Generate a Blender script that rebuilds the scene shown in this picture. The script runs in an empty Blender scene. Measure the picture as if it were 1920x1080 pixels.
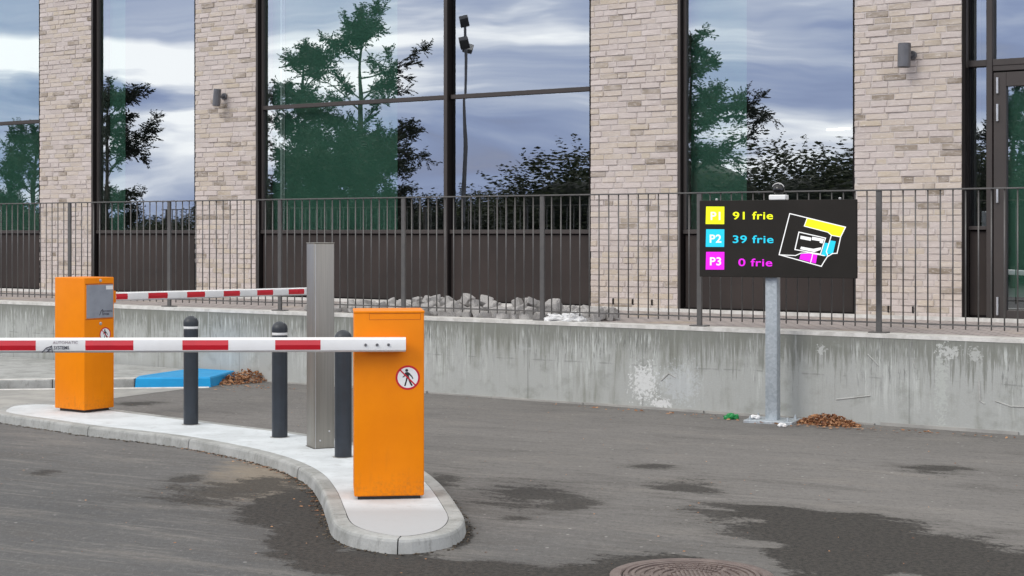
import bpy, bmesh, math, random
from mathutils import Vector, Matrix, noise as mnoise

# ------------------------------------------------------------------ camera, sky, sun, exposure
S = bpy.context.scene
C = S.collection
F = 3000.0          # focal length in pixels of the 1920 px wide photograph
E = 1.53            # eye height
HZ = 436.0          # horizon row
cam_d = bpy.data.cameras.new('camera')
cam = bpy.data.objects.new('camera', cam_d); C.objects.link(cam)
cam.location = (0, 0, E); cam.rotation_euler = (math.radians(90), 0, 0)
cam_d.sensor_width = 36; cam_d.lens = F / 1920 * 36
cam_d.shift_y = -(540 - HZ) / 1920
cam_d.clip_start = 0.1; cam_d.clip_end = 3000
S.camera = cam

SUN_EL, SUN_AZ = math.radians(38), math.atan2(-0.62, -0.78)     # direction towards the sun (x, y)
W_ = bpy.data.worlds.new("World"); S.world = W_; W_.use_nodes = True
nt = W_.node_tree; nt.nodes.clear()
def N_(t, typ, **kw):
    n = t.nodes.new(typ)
    for k, v in kw.items():
        setattr(n, k, v)
    return n
def mth(t, op, a, b=None, c=None, clamp=False):
    n = t.nodes.new('ShaderNodeMath'); n.operation = op; n.use_clamp = clamp
    for i, v in enumerate((a, b, c)):
        if v is None: continue
        if isinstance(v, (int, float)): n.inputs[i].default_value = v
        else: t.links.new(v, n.inputs[i])
    return n.outputs[0]
def mixc(t, f, a, b, mode='MIX'):
    n = t.nodes.new('ShaderNodeMix'); n.data_type = 'RGBA'; n.blend_type = mode
    for i, v in ((0, f), (6, a), (7, b)):
        if isinstance(v, (int, float)): n.inputs[i].default_value = v
        elif isinstance(v, tuple): n.inputs[i].default_value = (*v[:3], 1)
        else: t.links.new(v, n.inputs[i])
    return n.outputs[2]
def ramp(t, f, pts):
    n = t.nodes.new('ShaderNodeValToRGB'); cr = n.color_ramp
    while len(cr.elements) < len(pts): cr.elements.new(0.5)
    for e, (p, c) in zip(cr.elements, pts):
        e.position = p; e.color = (c, c, c, 1) if isinstance(c, (int, float)) else (*c, 1)
    t.links.new(f, n.inputs[0]); return n.outputs[0]
def smooth(t, v, lo, hi):
    n = t.nodes.new('ShaderNodeMapRange'); n.interpolation_type = 'SMOOTHSTEP'
    n.inputs[1].default_value = lo; n.inputs[2].default_value = hi
    t.links.new(v, n.inputs[0]); return n.outputs[0]
def noise(t, vec, scale, detail=4, rough=0.55, mp=None, loc=(0, 0, 0), dist=0.0):
    if mp:
        m = t.nodes.new('ShaderNodeMapping'); m.inputs['Scale'].default_value = mp
        m.inputs['Location'].default_value = loc
        t.links.new(vec, m.inputs[0]); vec = m.outputs[0]
    n = t.nodes.new('ShaderNodeTexNoise'); n.inputs['Scale'].default_value = scale
    n.inputs['Detail'].default_value = detail; n.inputs['Roughness'].default_value = rough
    n.inputs['Distortion'].default_value = dist
    t.links.new(vec, n.inputs['Vector']); return n.outputs[0]

sky = N_(nt, 'ShaderNodeTexSky', sky_type='NISHITA', sun_disc=False, sun_elevation=SUN_EL)
sky.sun_rotation = math.pi / 2 - SUN_AZ
sky.air_density = 1.0; sky.dust_density = 1.5; sky.ozone_density = 1.5
tc = N_(nt, 'ShaderNodeTexCoord')
gen = tc.outputs['Generated']
n1 = noise(nt, gen, 1.0, 5, 0.55, (2.6, 2.6, 19.0), (1.7, 4.1, 0.35), 0.5)
n2 = noise(nt, gen, 1.0, 3, 0.5, (1.5, 1.5, 8.0), (5.3, 0.4, 2.1), 0.3)
bright = mth(nt, 'ADD', mth(nt, 'MULTIPLY', n1, 1.05), mth(nt, 'ADD', mth(nt, 'MULTIPLY', n2, 0.45), -0.195))
sepg = N_(nt, 'ShaderNodeSeparateXYZ'); nt.links.new(gen, sepg.inputs[0])
# bright break in the cloud low in the west, ragged along its lower side
vd = N_(nt, 'ShaderNodeVectorMath', operation='DOT_PRODUCT'); nt.links.new(gen, vd.inputs[0]); vd.inputs[1].default_value = (-0.995, -0.097, 0.0)
zb_ = mth(nt, 'ADD', sepg.outputs[2], mth(nt, 'MULTIPLY', mth(nt, 'SUBTRACT', n1, 0.5), 0.05))
gap = mth(nt, 'MULTIPLY', smooth(nt, vd.outputs['Value'], 0.987, 0.9955), mth(nt, 'MULTIPLY', smooth(nt, zb_, 0.070, 0.100), smooth(nt, zb_, 0.120, 0.112)))
bright = mth(nt, 'ADD', bright, mth(nt, 'MULTIPLY', gap, 0.22))
cloud = ramp(nt, bright, [(0.42, (3.3, 4.3, 7.6)), (0.51, (5.4, 6.5, 9.6)), (0.60, (8.6, 9.5, 11.8)), (0.71, (19.0, 19.0, 19.0))])
cover = mth(nt, 'MULTIPLY', smooth(nt, bright, 0.36, 0.5), 0.25)
cover = mth(nt, 'ADD', cover, 0.72, clamp=True)
cloud = mixc(nt, smooth(nt, sepg.outputs[2], 0.16, 0.45), cloud, mixc(nt, smooth(nt, n2, 0.3, 0.7), (9.6, 9.7, 9.9), (12.6, 12.4, 12.0)))
cover = mth(nt, 'MAXIMUM', cover, smooth(nt, sepg.outputs[2], 0.1, 0.5))
col = mixc(nt, cover, sky.outputs[0], cloud)
bg = N_(nt, 'ShaderNodeBackground'); bg.inputs[1].default_value = 0.1
nt.links.new(col, bg.inputs[0])
wo = N_(nt, 'ShaderNodeOutputWorld'); nt.links.new(bg.outputs[0], wo.inputs[0])

sl = bpy.data.lights.new('sun', 'SUN'); sl.energy = 1.1; sl.angle = math.radians(26); sl.color = (1.0, 0.965, 0.92)
so = bpy.data.objects.new('sun', sl); C.objects.link(so)
sd = Vector((math.cos(SUN_AZ) * math.cos(SUN_EL), math.sin(SUN_AZ) * math.cos(SUN_EL), math.sin(SUN_EL)))
so.rotation_euler = sd.to_track_quat('Z', 'Y').to_euler(); so.location = (-30, -20, 30)
S.view_settings.view_transform = 'Standard'; S.view_settings.look = 'None'
S.view_settings.exposure = 0.36; S.view_settings.gamma = 1
S.cycles.transparent_max_bounces = 16
S.cycles.max_bounces = 8

# ------------------------------------------------------------------ geometry of the place
PHI = math.atan2(3000, 4410)
SN, CS = math.sin(PHI), math.cos(PHI)
U = Vector((CS, -SN, 0)); NN = Vector((SN, CS, 0))    # along the facade (to the right), into the building
ZI = 0.07                                               # island height
KS = E / 1.55
N_WALL = 12.31 * KS
N_RAIL = N_WALL + 0.13
N_BLD = N_WALL + 2.33
ZP = E - 0.82 * KS                                      # platform height
def gp(x, y, z=0.0):
    d = F * (E - z) / (y - HZ)
    return Vector(((x - 960) / F * d, d, z))
def zat(y, d): return E - (y - HZ) * d / F
def onplane(x, N):
    v = Vector(((x - 960) / F, 1, 0)); return v * (N / NN.dot(v))
def sx(x, N): return U.dot(onplane(x, N))
def zpl(x, y, N): return zat(y, onplane(x, N).y)
def WP(s, t, z=0): return U * s + NN * t + Vector((0, 0, z))

# ------------------------------------------------------------------ mesh helpers
class MB:
    def __init__(s): s.v = []; s.f = []; s.c = []; s.cur = 0.5
    def add(s, vs, fs):
        o = len(s.v); s.v += [tuple(p) for p in vs]
        for f in fs: s.f.append(tuple(i + o for i in f)); s.c.append(s.cur)
        return s
    def box(s, x0, x1, y0, y1, z0, z1, M=None):
        vs = [Vector(p) for p in ((x0, y0, z0), (x1, y0, z0), (x1, y1, z0), (x0, y1, z0), (x0, y0, z1), (x1, y0, z1), (x1, y1, z1), (x0, y1, z1))]
        if M: vs = [M @ p for p in vs]
        return s.add(vs, [(0, 3, 2, 1), (4, 5, 6, 7), (0, 1, 5, 4), (1, 2, 6, 5), (2, 3, 7, 6), (3, 0, 4, 7)])
    def bbox(s, x0, x1, y0, y1, z0, z1, b=0.004, seg=2, M=None):
        bm = bmesh.new(); bmesh.ops.create_cube(bm, size=1)
        for v in bm.verts:
            v.co = Vector(((x0 + x1) / 2 + v.co.x * (x1 - x0), (y0 + y1) / 2 + v.co.y * (y1 - y0), (z0 + z1) / 2 + v.co.z * (z1 - z0)))
        bmesh.ops.bevel(bm, geom=bm.edges[:], offset=b, segments=seg, profile=0.5, affect='EDGES')
        vs = [M @ v.co if M else v.co.copy() for v in bm.verts]
        bm.verts.index_update()
        s.add(vs, [tuple(v.index for v in f.verts) for f in bm.faces]); bm.free(); return s
    def tube(s, pts, rad, n=8, cap=True):
        pts = [Vector(p) for p in pts]
        if not hasattr(rad, '__len__'): rad = [rad] * len(pts)
        vs = []; prev = None
        for i, p in enumerate(pts):
            d = (pts[min(i + 1, len(pts) - 1)] - pts[max(i - 1, 0)]).normalized()
            if prev is None:
                a = d.cross(Vector((0, 0, 1)))
                if a.length < 0.1: a = d.cross(Vector((1, 0, 0)))
            else: a = prev - d * prev.dot(d)
            a.normalize(); prev = a; b = d.cross(a)
            for k in range(n):
                t = 2 * math.pi * k / n
                vs.append(p + (a * math.cos(t) + b * math.sin(t)) * rad[i])
        fs = []
        for i in range(len(pts) - 1):
            for k in range(n):
                k2 = (k + 1) % n
                fs.append((i * n + k, i * n + k2, (i + 1) * n + k2, (i + 1) * n + k))
        if cap:
            fs.append(tuple(range(n))[::-1]); fs.append(tuple((len(pts) - 1) * n + k for k in range(n)))
        return s.add(vs, fs)
    def lathe(s, prof, n=32, o=(0, 0, 0), M=None):
        vs = []; o = Vector(o)
        for r, z in prof:
            for k in range(n):
                t = 2 * math.pi * k / n; p = Vector((r * math.cos(t), r * math.sin(t), z))
                vs.append((M @ p if M else p) + o)
        fs = []
        for i in range(len(prof) - 1):
            for k in range(n):
                k2 = (k + 1) % n
                fs.append((i * n + k, i * n + k2, (i + 1) * n + k2, (i + 1) * n + k))
        fs.append(tuple(range(n))[::-1]); fs.append(tuple((len(prof) - 1) * n + k for k in range(n)))
        return s.add(vs, fs)
    def prism(s, poly, y0, y1, M=None):
        """poly in (x, z), extruded along y from y0 (front) to y1"""
        n = len(poly)
        vs = [Vector((a, y0, b)) for a, b in poly] + [Vector((a, y1, b)) for a, b in poly]
        if M: vs = [M @ p for p in vs]
        return s.add(vs, [tuple(range(n)), tuple(range(2 * n - 1, n - 1, -1))] + [(i, i + n, (i + 1) % n + n, (i + 1) % n) for i in range(n)])
    def slab(s, poly, z0, z1):
        n = len(poly)
        vs = [Vector((a, b, z1)) for a, b in poly] + [Vector((a, b, z0)) for a, b in poly]
        return s.add(vs, [tuple(range(n)), tuple(range(2 * n - 1, n - 1, -1))] + [(i, i + n, (i + 1) % n + n, (i + 1) % n) for i in range(n)])
    def line(s, pts, w, y0, y1, closed=False):
        """a stroked polyline in the (x, z) plane"""
        m = len(pts)
        for i in range(m if closed else m - 1):
            a = Vector(pts[i]); b = Vector(pts[(i + 1) % m]); d = (b - a).normalized(); q = Vector((-d.y, d.x)) * w / 2
            a = a - d * w * 0.45; b = b + d * w * 0.45
            s.prism([tuple(a + q), tuple(b + q), tuple(b - q), tuple(a - q)], y0 - 0.00002 * i, y1)
        return s

def build(name, mb, mat, parent=None, smooth_=False, attr=False, loc=None, rz=0):
    me = bpy.data.meshes.new(name)
    me.from_pydata(mb.v, [], mb.f); me.update()
    bm = bmesh.new(); bm.from_mesh(me); bmesh.ops.recalc_face_normals(bm, faces=bm.faces[:]) if not getattr(mb, 'raw', False) else None
    bm.to_mesh(me); bm.free()
    if attr:
        at = me.attributes.new('tone', 'FLOAT', 'FACE')
        at.data.foreach_set('value', mb.c)
    if smooth_:
        me.polygons.foreach_set('use_smooth', [True] * len(me.polygons))
    me.materials.append(mat)
    o = bpy.data.objects.new(name, me); C.objects.link(o)
    if parent: o.parent = parent
    if loc is not None: o.location = loc
    if rz: o.rotation_euler = (0, 0, rz)
    return o
def autosmooth(o, ang=35):
    me = o.data
    me.polygons.foreach_set('use_smooth', [True] * len(me.polygons))
    bm = bmesh.new(); bm.from_mesh(me)
    for e in bm.edges:
        e.smooth = not (len(e.link_faces) == 2 and e.calc_face_angle(0) > math.radians(ang))
    bm.to_mesh(me); bm.free(); return o
def tag(o, label=None, cat=None, group=None, kind=None):
    if label: o['label'] = label
    if cat: o['category'] = cat
    if group: o['group'] = group
    if kind: o['kind'] = kind
    return o
def thing(name, loc, rz, label, cat, group=None):
    o = bpy.data.objects.new(name, None); C.objects.link(o)
    o.location = loc; o.rotation_euler = (0, 0, rz); o.empty_display_size = 0.1
    return tag(o, label, cat, group)
def copy_tree(o, parent=None):
    c = o.copy(); C.objects.link(c); c.parent = parent
    for ch in [x for x in C.objects if x.parent == o]: copy_tree(ch, c)
    return c
def text(mb, txt, x, z, h, y0, y1, wscale=1.0, bold=0.0, align='LEFT', shear=0.0):
    cu = bpy.data.curves.new('t', 'FONT'); cu.body = txt; cu.size = 1; cu.offset = bold; cu.resolution_u = 4; cu.shear = shear
    cu.fill_mode = 'FRONT'; cu.space_character = 1.06
    o = bpy.data.objects.new('t', cu); C.objects.link(o)
    dg = bpy.context.evaluated_depsgraph_get(); me = bpy.data.meshes.new_from_object(o.evaluated_get(dg))
    vs = [v.co.copy() for v in me.vertices]; fs = [tuple(p.vertices) for p in me.polygons]
    edges = {}
    for f in fs:
        for i in range(len(f)):
            e = (f[i], f[(i + 1) % len(f)]); edges[e] = edges.get((e[1], e[0]), 0)
    bd = [e for e in edges if (e[1], e[0]) not in edges]
    bpy.data.objects.remove(o); bpy.data.curves.remove(cu); bpy.data.meshes.remove(me)
    if not vs: return mb
    k = h / 0.73
    w0 = min(v.x for v in vs); w1 = max(v.x for v in vs)
    off = {'LEFT': -w0, 'CENTER': -(w0 + w1) / 2, 'RIGHT': -w1}[align]
    P = [Vector((x + (v.x + off) * k * wscale, y0, z + v.y * k)) for v in vs]
    B = [p + Vector((0, y1 - y0, 0)) for p in P]; n = len(P)
    mb.add(P + B, fs + [(a, b, b + n, a + n) for a, b in bd])
    return mb

# ------------------------------------------------------------------ materials
def newmat(name):
    m = bpy.data.materials.new(name); m.use_nodes = True; t = m.node_tree
    return m, t, t.nodes['Principled BSDF']
def bump(t, b, h, strength, dist):
    n = t.nodes.new('ShaderNodeBump'); n.inputs['Strength'].default_value = strength; n.inputs['Distance'].default_value = dist
    t.links.new(h, n.inputs['Height']); t.links.new(n.outputs[0], b.inputs['Normal']); return n
def pm(name, c1, c2=None, rough=0.6, metal=0.0, sc=8, bsc=60, bst=0.15, bd=0.002, mp=None, rvar=0.1, coat=0, spec=0.5):
    m, t, b = newmat(name)
    oc = t.nodes.new('ShaderNodeTexCoord').outputs['Object']
    c2 = c2 or tuple(x * 0.85 for x in c1)
    nf = noise(t, oc, sc, 5, 0.6, mp or (1, 1, 1))
    t.links.new(mixc(t, smooth(t, nf, 0.35, 0.65), c1, c2), b.inputs['Base Color'])
    t.links.new(mth(t, 'ADD', mth(t, 'MULTIPLY', nf, rvar * 2), rough - rvar), b.inputs['Roughness'])
    b.inputs['Metallic'].default_value = metal
    b.inputs['Specular IOR Level'].default_value = spec
    if coat: b.inputs['Coat Weight'].default_value = coat; b.inputs['Coat Roughness'].default_value = 0.15
    if bst: bump(t, b, noise(t, oc, bsc, 3, 0.6, mp or (1, 1, 1)), bst, bd)
    return m
def emis(name, c, s):
    m, t, b = newmat(name)
    b.inputs['Base Color'].default_value = (*[x * 0.3 for x in c], 1); b.inputs['Roughness'].default_value = 0.5
    b.inputs['Emission Color'].default_value = (*c, 1); b.inputs['Emission Strength'].default_value = s
    return m
M = {}
M['orange'] = pm('orange_powder_paint', (0.82, 0.235, 0.0), (0.77, 0.212, 0.0), 0.45, 0, 3, 300, 0.05, 0.0006, spec=0.2)
m = M['orange']; t = m.node_tree; b = t.nodes['Principled BSDF']; oc = t.nodes.new('ShaderNodeTexCoord').outputs['Object']
so_ = t.nodes.new('ShaderNodeSeparateXYZ'); t.links.new(oc, so_.inputs[0])
old = b.inputs['Base Color'].links[0].from_socket
gz = noise(t, oc, 1, 5, 0.7, (18, 18, 2.5)); gf = noise(t, oc, 40, 4, 0.7)
dz_ = smooth(t, mth(t, 'ADD', so_.outputs[2], mth(t, 'MULTIPLY', mth(t, 'SUBTRACT', gz, 0.5), 0.5)), 0.16, 0.0)
c = mixc(t, mth(t, 'MULTIPLY', dz_, mth(t, 'MULTIPLY', smooth(t, gf, 0.4, 0.65), 0.40)), old, (0.33, 0.13, 0.03))
c = mixc(t, mth(t, 'MULTIPLY', smooth(t, gz, 0.56, 0.72), 0.16), c, (0.55, 0.17, 0.02))
t.links.new(c, b.inputs['Base Color'])
M['orange_seam'] = pm('orange_seam', (0.45, 0.10, 0.003), None, 0.6)
M['white'] = pm('white_paint', (0.80, 0.80, 0.80), (0.74, 0.74, 0.73), 0.35, 0, 5, 200, 0.03, 0.001)
M['red'] = pm('red_reflective', (0.60, 0.006, 0.02), (0.52, 0.006, 0.018), 0.3, 0, 4, 500, 0.05, 0.0005, coat=0.4)
M['black'] = pm('black_plastic', (0.015, 0.015, 0.016), None, 0.5)
M['bollard'] = pm('dark_blue_grey_paint', (0.026, 0.033, 0.043), (0.020, 0.025, 0.032), 0.45, 0, 6, 150, 0.1, 0.001)
M['rail'] = pm('rail_grey_paint', (0.120, 0.115, 0.110), (0.095, 0.092, 0.09), 0.45, 0.2, 9, 150, 0.05, 0.001)
M['frame'] = pm('brown_grey_frame', (0.058, 0.049, 0.046), (0.050, 0.043, 0.041), 0.55, 0, 2, 200, 0.03, 0.0005, spec=0.3)
M['liner'] = pm('shaded_liner', (0.010, 0.0075, 0.0075), None, 0.7, 0, 2, spec=0.15)  # frame metal with the shade of the reveals put into its colour
M['panel'] = pm('dark_brown_panel', (0.050, 0.040, 0.037), (0.040, 0.033, 0.031), 0.7, 0, 1.2, 100, 0.03, 0.001, spec=0.15)
M['lamp'] = pm('lamp_grey', (0.13, 0.13, 0.14), None, 0.4, 0.2, 9)
M['silver'] = pm('hinge_metal', (0.62, 0.62, 0.63), None, 0.35, 0.7)
M['steel'] = pm('brushed_steel', (0.31, 0.29, 0.255), (0.275, 0.258, 0.228), 0.42, 0.75, 3, 90, 0.06, 0.0006, (30, 30, 0.6), 0.03)
M['board'] = pm('display_board', (0.026, 0.023, 0.021), (0.022, 0.020, 0.018), 0.75, 0, 2, 300, 0.02, 0.0005, spec=0.15)
M['grey_panel'] = pm('grey_sticker', (0.27, 0.29, 0.33), None, 0.4)
M['dark_print'] = pm('dark_print', (0.05, 0.05, 0.07), None, 0.5)
M['grey_print'] = pm('grey_print', (0.42, 0.36, 0.38), None, 0.5)
M['blue'] = pm('blue_plastic', (0.0, 0.32, 0.66), (0.0, 0.27, 0.58), 0.45, 0, 3, 40, 0.2, 0.004)
M['green_plastic'] = pm('green_plastic', (0.01, 0.25, 0.06), None, 0.3)
M['bag'] = pm('white_plastic_bag', (0.75, 0.75, 0.75), None, 0.5, 0, 30, 60, 0.6, 0.01)
M['bark'] = pm('bark', (0.07, 0.055, 0.042), (0.035, 0.03, 0.024), 0.9, 0, 20, 40, 0.6, 0.01, (1, 1, .3))
M['soil'] = pm('black_soil', (0.02, 0.018, 0.015), None, 0.9)
M['yellow_e'] = emis('led_yellow', (0.93, 1.0, 0.0), 0.75)
M['cyan_e'] = emis('led_cyan', (0.008, 0.60, 0.83), 0.75)
M['magenta_e'] = emis('led_magenta', (0.85, 0.004, 0.85), 0.75)
M['white_e'] = emis('led_white', (0.9, 0.9, 0.9), 0.75)

# galvanised post
m, t, b = newmat('galvanised'); oc = t.nodes.new('ShaderNodeTexCoord').outputs['Object']
vo = t.nodes.new('ShaderNodeTexVoronoi'); vo.inputs['Scale'].default_value = 55; t.links.new(oc, vo.inputs['Vector'])
sp = t.nodes.new('ShaderNodeSeparateColor'); t.links.new(vo.outputs['Color'], sp.inputs[0])
nz = noise(t, oc, 6, 4, 0.6)
t.links.new(mixc(t, mth(t, 'ADD', mth(t, 'MULTIPLY', sp.outputs[0], 0.5), mth(t, 'MULTIPLY', nz, 0.5)), (0.30, 0.34, 0.37), (0.52, 0.56, 0.59)), b.inputs['Base Color'])
b.inputs['Metallic'].default_value = 0.35; b.inputs['Roughness'].default_value = 0.5; M['galv'] = m

# brick: tone per brick
m, t, b = newmat('pale_brick'); oc = t.nodes.new('ShaderNodeTexCoord').outputs['Object']
at = t.nodes.new('ShaderNodeAttribute'); at.attribute_name = 'tone'
big = noise(t, oc, 1.1, 3, 0.6)
tone = mth(t, 'ADD', at.outputs['Fac'], mth(t, 'MULTIPLY', mth(t, 'SUBTRACT', big, 0.5), 0.55), clamp=True)
c = ramp(t, tone, [(0.0, (0.56, 0.49, 0.46)), (0.28, (0.49, 0.425, 0.395)), (0.46, (0.53, 0.455, 0.39)), (0.68, (0.49, 0.415, 0.325)), (0.86, (0.34, 0.285, 0.235)), (1.0, (0.23, 0.185, 0.14))])
fine = noise(t, oc, 22, 5, 0.7, (1, 1, 2.4)); slur = noise(t, oc, 5, 4, 0.65, (1, 1, 3.0))
c = mixc(t, mth(t, 'MULTIPLY', smooth(t, slur, 0.42, 0.62), 0.45), c, (0.545, 0.485, 0.445))
c = mixc(t, mth(t, 'MULTIPLY', smooth(t, fine, 0.52, 0.72), 0.75), c, (0.66, 0.61, 0.575))
fine2 = noise(t, oc, 60, 3, 0.6, (0.5, 1, 2))
c = mixc(t, mth(t, 'MULTIPLY', smooth(t, fine2, 0.55, 0.75), 0.4), c, (0.29, 0.25, 0.225))
t.links.new(c, b.inputs['Base Color']); b.inputs['Roughness'].default_value = 0.9
bump(t, b, mth(t, 'ADD', fine, mth(t, 'MULTIPLY', fine2, 0.5)), 0.6, 0.006); M['brick'] = m
M['mortar'] = pm('pale_mortar', (0.56, 0.51, 0.485), (0.44, 0.40, 0.375), 0.95, 0, 12, 60, 0.6, 0.006)

# glass
def glass(name, tint, refl):
    m, t, b = newmat(name); t.nodes.remove(b)
    oc = t.nodes.new('ShaderNodeTexCoord').outputs['Object']
    g = t.nodes.new('ShaderNodeBsdfGlossy'); g.inputs['Roughness'].default_value = 0.0; g.inputs['Color'].default_value = (0.93, 0.97, 1.0, 1)
    tr = t.nodes.new('ShaderNodeBsdfTransparent'); tr.inputs['Color'].default_value = (*tint, 1)
    lw = t.nodes.new('ShaderNodeLayerWeight'); lw.inputs['Blend'].default_value = 0.4
    f = mth(t, 'ADD', mth(t, 'MULTIPLY', lw.outputs['Fresnel'], 0.5), refl, clamp=True)
    mx = t.nodes.new('ShaderNodeMixShader'); t.links.new(f, mx.inputs[0]); t.links.new(tr.outputs[0], mx.inputs[1]); t.links.new(g.outputs[0], mx.inputs[2])
    bp = t.nodes.new('ShaderNodeBump'); bp.inputs['Strength'].default_value = 0.12; bp.inputs['Distance'].default_value = 0.01
    t.links.new(noise(t, oc, 1.6, 1, 0.4, (1, 1, 0.6)), bp.inputs['Height']); t.links.new(bp.outputs[0], g.inputs['Normal'])
    t.links.new(mx.outputs[0], t.nodes['Material Output'].inputs[0]); return m
M['glass'] = glass('window_glass', (0.80, 0.92, 0.86), 0.36)
M['green_blind'] = pm('green_film', (0.14, 0.31, 0.235), (0.115, 0.265, 0.20), 0.7, 0, 1.5, 30, 0.0)
M['white_glint'] = pm('pale_glint', (0.75, 0.8, 0.8), None, 0.7)
M['room'] = pm('dark_room', (0.03, 0.03, 0.032), None, 0.9)

# foliage
def leafmat(name, a, bcol):
    m, t, b = newmat(name)
    at = t.nodes.new('ShaderNodeAttribute'); at.attribute_name = 'tone'
    c = mixc(t, at.outputs['Fac'], a, bcol)
    t.links.new(c, b.inputs['Base Color']); b.inputs['Roughness'].default_value = 0.65
    tl = t.nodes.new('ShaderNodeBsdfTranslucent'); t.links.new(c, tl.inputs[0])
    mx = t.nodes.new('ShaderNodeMixShader'); mx.inputs[0].default_value = 0.25
    t.links.new(b.outputs[0], mx.inputs[1]); t.links.new(tl.outputs[0], mx.inputs[2]); t.links.new(mx.outputs[0], t.nodes['Material Output'].inputs[0])
    return m
M['leaf'] = leafmat('tree_leaf', (0.005, 0.010, 0.005), (0.024, 0.038, 0.016))
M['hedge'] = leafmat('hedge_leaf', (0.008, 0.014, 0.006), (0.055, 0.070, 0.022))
M['litter'] = leafmat('dead_leaf', (0.20, 0.075, 0.035), (0.55, 0.30, 0.15))

# stone and paving
M['granite'] = pm('granite', (0.52, 0.50, 0.48), (0.34, 0.325, 0.315), 0.9, 0, 18, 70, 0.7, 0.01)
m, t, b = newmat('paving_setts'); oc = t.nodes.new('ShaderNodeTexCoord').outputs['Object']
br = t.nodes.new('ShaderNodeTexBrick'); br.inputs['Scale'].default_value = 1; br.inputs['Brick Width'].default_value = 0.14; br.inputs['Row Height'].default_value = 0.10
br.inputs['Mortar Size'].default_value = 0.009; br.inputs['Color1'].default_value = (0.46, 0.39, 0.37, 1); br.inputs['Color2'].default_value = (0.33, 0.29, 0.28, 1); br.inputs['Mortar'].default_value = (0.17, 0.155, 0.145, 1)
t.links.new(oc, br.inputs['Vector'])
nb = noise(t, oc, 0.9, 4, 0.6)
c = mixc(t, mth(t, 'MULTIPLY', smooth(t, nb, 0.55, 0.7), 0.6), br.outputs[0], (0.50, 0.38, 0.24))
c = mixc(t, mth(t, 'MULTIPLY', noise(t, oc, 25, 3), 0.5), c, (0.3, 0.27, 0.25))
t.links.new(c, b.inputs['Base Color']); b.inputs['Roughness'].default_value = 0.9
bump(t, b, mth(t, 'ADD', mth(t, 'MULTIPLY', br.outputs[1], -1), noise(t, oc, 30, 3)), 0.6, 0.01); M['paving'] = m

# concrete retaining wall (object x along, z up, origin at the wall base)
m, t, b = newmat('weathered_concrete'); oc = t.nodes.new('ShaderNodeTexCoord').outputs['Object']
sp = t.nodes.new('ShaderNodeSeparateXYZ'); t.links.new(oc, sp.inputs[0]); X_, Z_ = sp.outputs[0], sp.outputs[2]
st1 = noise(t, oc, 1, 5, 0.65, (9, 1, 0.9)); st2 = noise(t, oc, 1, 4, 0.7, (32, 1, 1.8), (3, 0, 0)); bl = noise(t, oc, 1, 3, 0.6, (0.9, 1, 1.6), (7, 0, 0))
fn = noise(t, oc, 60, 4, 0.7)
left = smooth(t, mth(t, 'ADD', X_, mth(t, 'MULTIPLY', bl, 4)), 7.0, -2.0)          # paler lime wash to the left
st3 = noise(t, oc, 1, 4, 0.75, (48, 1, 4.2), (11, 0, 0)); zone = noise(t, oc, 1, 3, 0.6, (1.0, 1, 1.3), (2, 0, 0)); zone2 = noise(t, oc, 1, 3, 0.6, (2.6, 1, 0.7), (21, 0, 0)); blot = noise(t, oc, 1, 4, 0.6, (5, 1, 6), (31, 0, 0))
c = mixc(t, smooth(t, bl, 0.40, 0.6), (0.20, 0.206, 0.168), (0.265, 0.27, 0.235))
pale = mth(t, 'ADD', mth(t, 'MULTIPLY', left, 0.22), mth(t, 'ADD', mth(t, 'MULTIPLY', st1, 0.7), mth(t, 'MULTIPLY', zone, 0.5)))
c = mixc(t, mth(t, 'MULTIPLY', smooth(t, pale, 0.60, 0.82), 0.9), c, (0.43, 0.44, 0.425))
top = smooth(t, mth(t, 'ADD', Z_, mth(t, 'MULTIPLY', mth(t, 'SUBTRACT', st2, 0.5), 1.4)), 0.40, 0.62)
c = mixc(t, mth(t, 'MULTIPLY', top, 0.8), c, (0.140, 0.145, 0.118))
c = mixc(t, mth(t, 'MULTIPLY', smooth(t, mth(t, 'ADD', st2, mth(t, 'MULTIPLY', left, 0.05)), 0.54, 0.65), mth(t, 'MULTIPLY', mth(t, 'MULTIPLY', smooth(t, Z_, 0.69, 0.60), smooth(t, mth(t, 'ADD', zone2, mth(t, 'MULTIPLY', left, 0.06)), 0.50, 0.60)), mth(t, 'MULTIPLY', smooth(t, Z_, 0.0, 0.35), 0.95))), c, (0.55, 0.57, 0.545))
c = mixc(t, mth(t, 'MULTIPLY', smooth(t, st3, 0.53, 0.64), mth(t, 'MULTIPLY', smooth(t, Z_, 0.15, 0.5), mth(t, 'MULTIPLY', smooth(t, zone2, 0.40, 0.55), 0.8))), c, (0.095, 0.10, 0.092))
c = mixc(t, mth(t, 'MULTIPLY', smooth(t, blot, 0.50, 0.72), 0.40), c, (0.175, 0.185, 0.15))
c = mixc(t, mth(t, 'MULTIPLY', smooth(t, noise(t, oc, 1, 5, 0.7, (1.7, 1, 5), (41, 0, 0)), 0.60, 0.70), 0.5), c, (0.46, 0.475, 0.47))
# form seams
fx = mth(t, 'ABSOLUTE', mth(t, 'SUBTRACT', mth(t, 'FRACT', mth(t, 'MULTIPLY', mth(t, 'ADD', X_, 30.3), 0.833)), 0.5))
seam = mth(t, 'MULTIPLY', smooth(t, fx, 0.009, 0.003), 0.5)
hz_ = mth(t, 'ABSOLUTE', mth(t, 'SUBTRACT', Z_, mth(t, 'ADD', 0.36, mth(t, 'MULTIPLY', bl, 0.03))))
seam = mth(t, 'MAXIMUM', seam, mth(t, 'MULTIPLY', smooth(t, hz_, 0.009, 0.002), mth(t, 'MULTIPLY', smooth(t, blot, 0.46, 0.6), 0.55)))
c = mixc(t, seam, c, (0.17, 0.175, 0.165))
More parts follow.
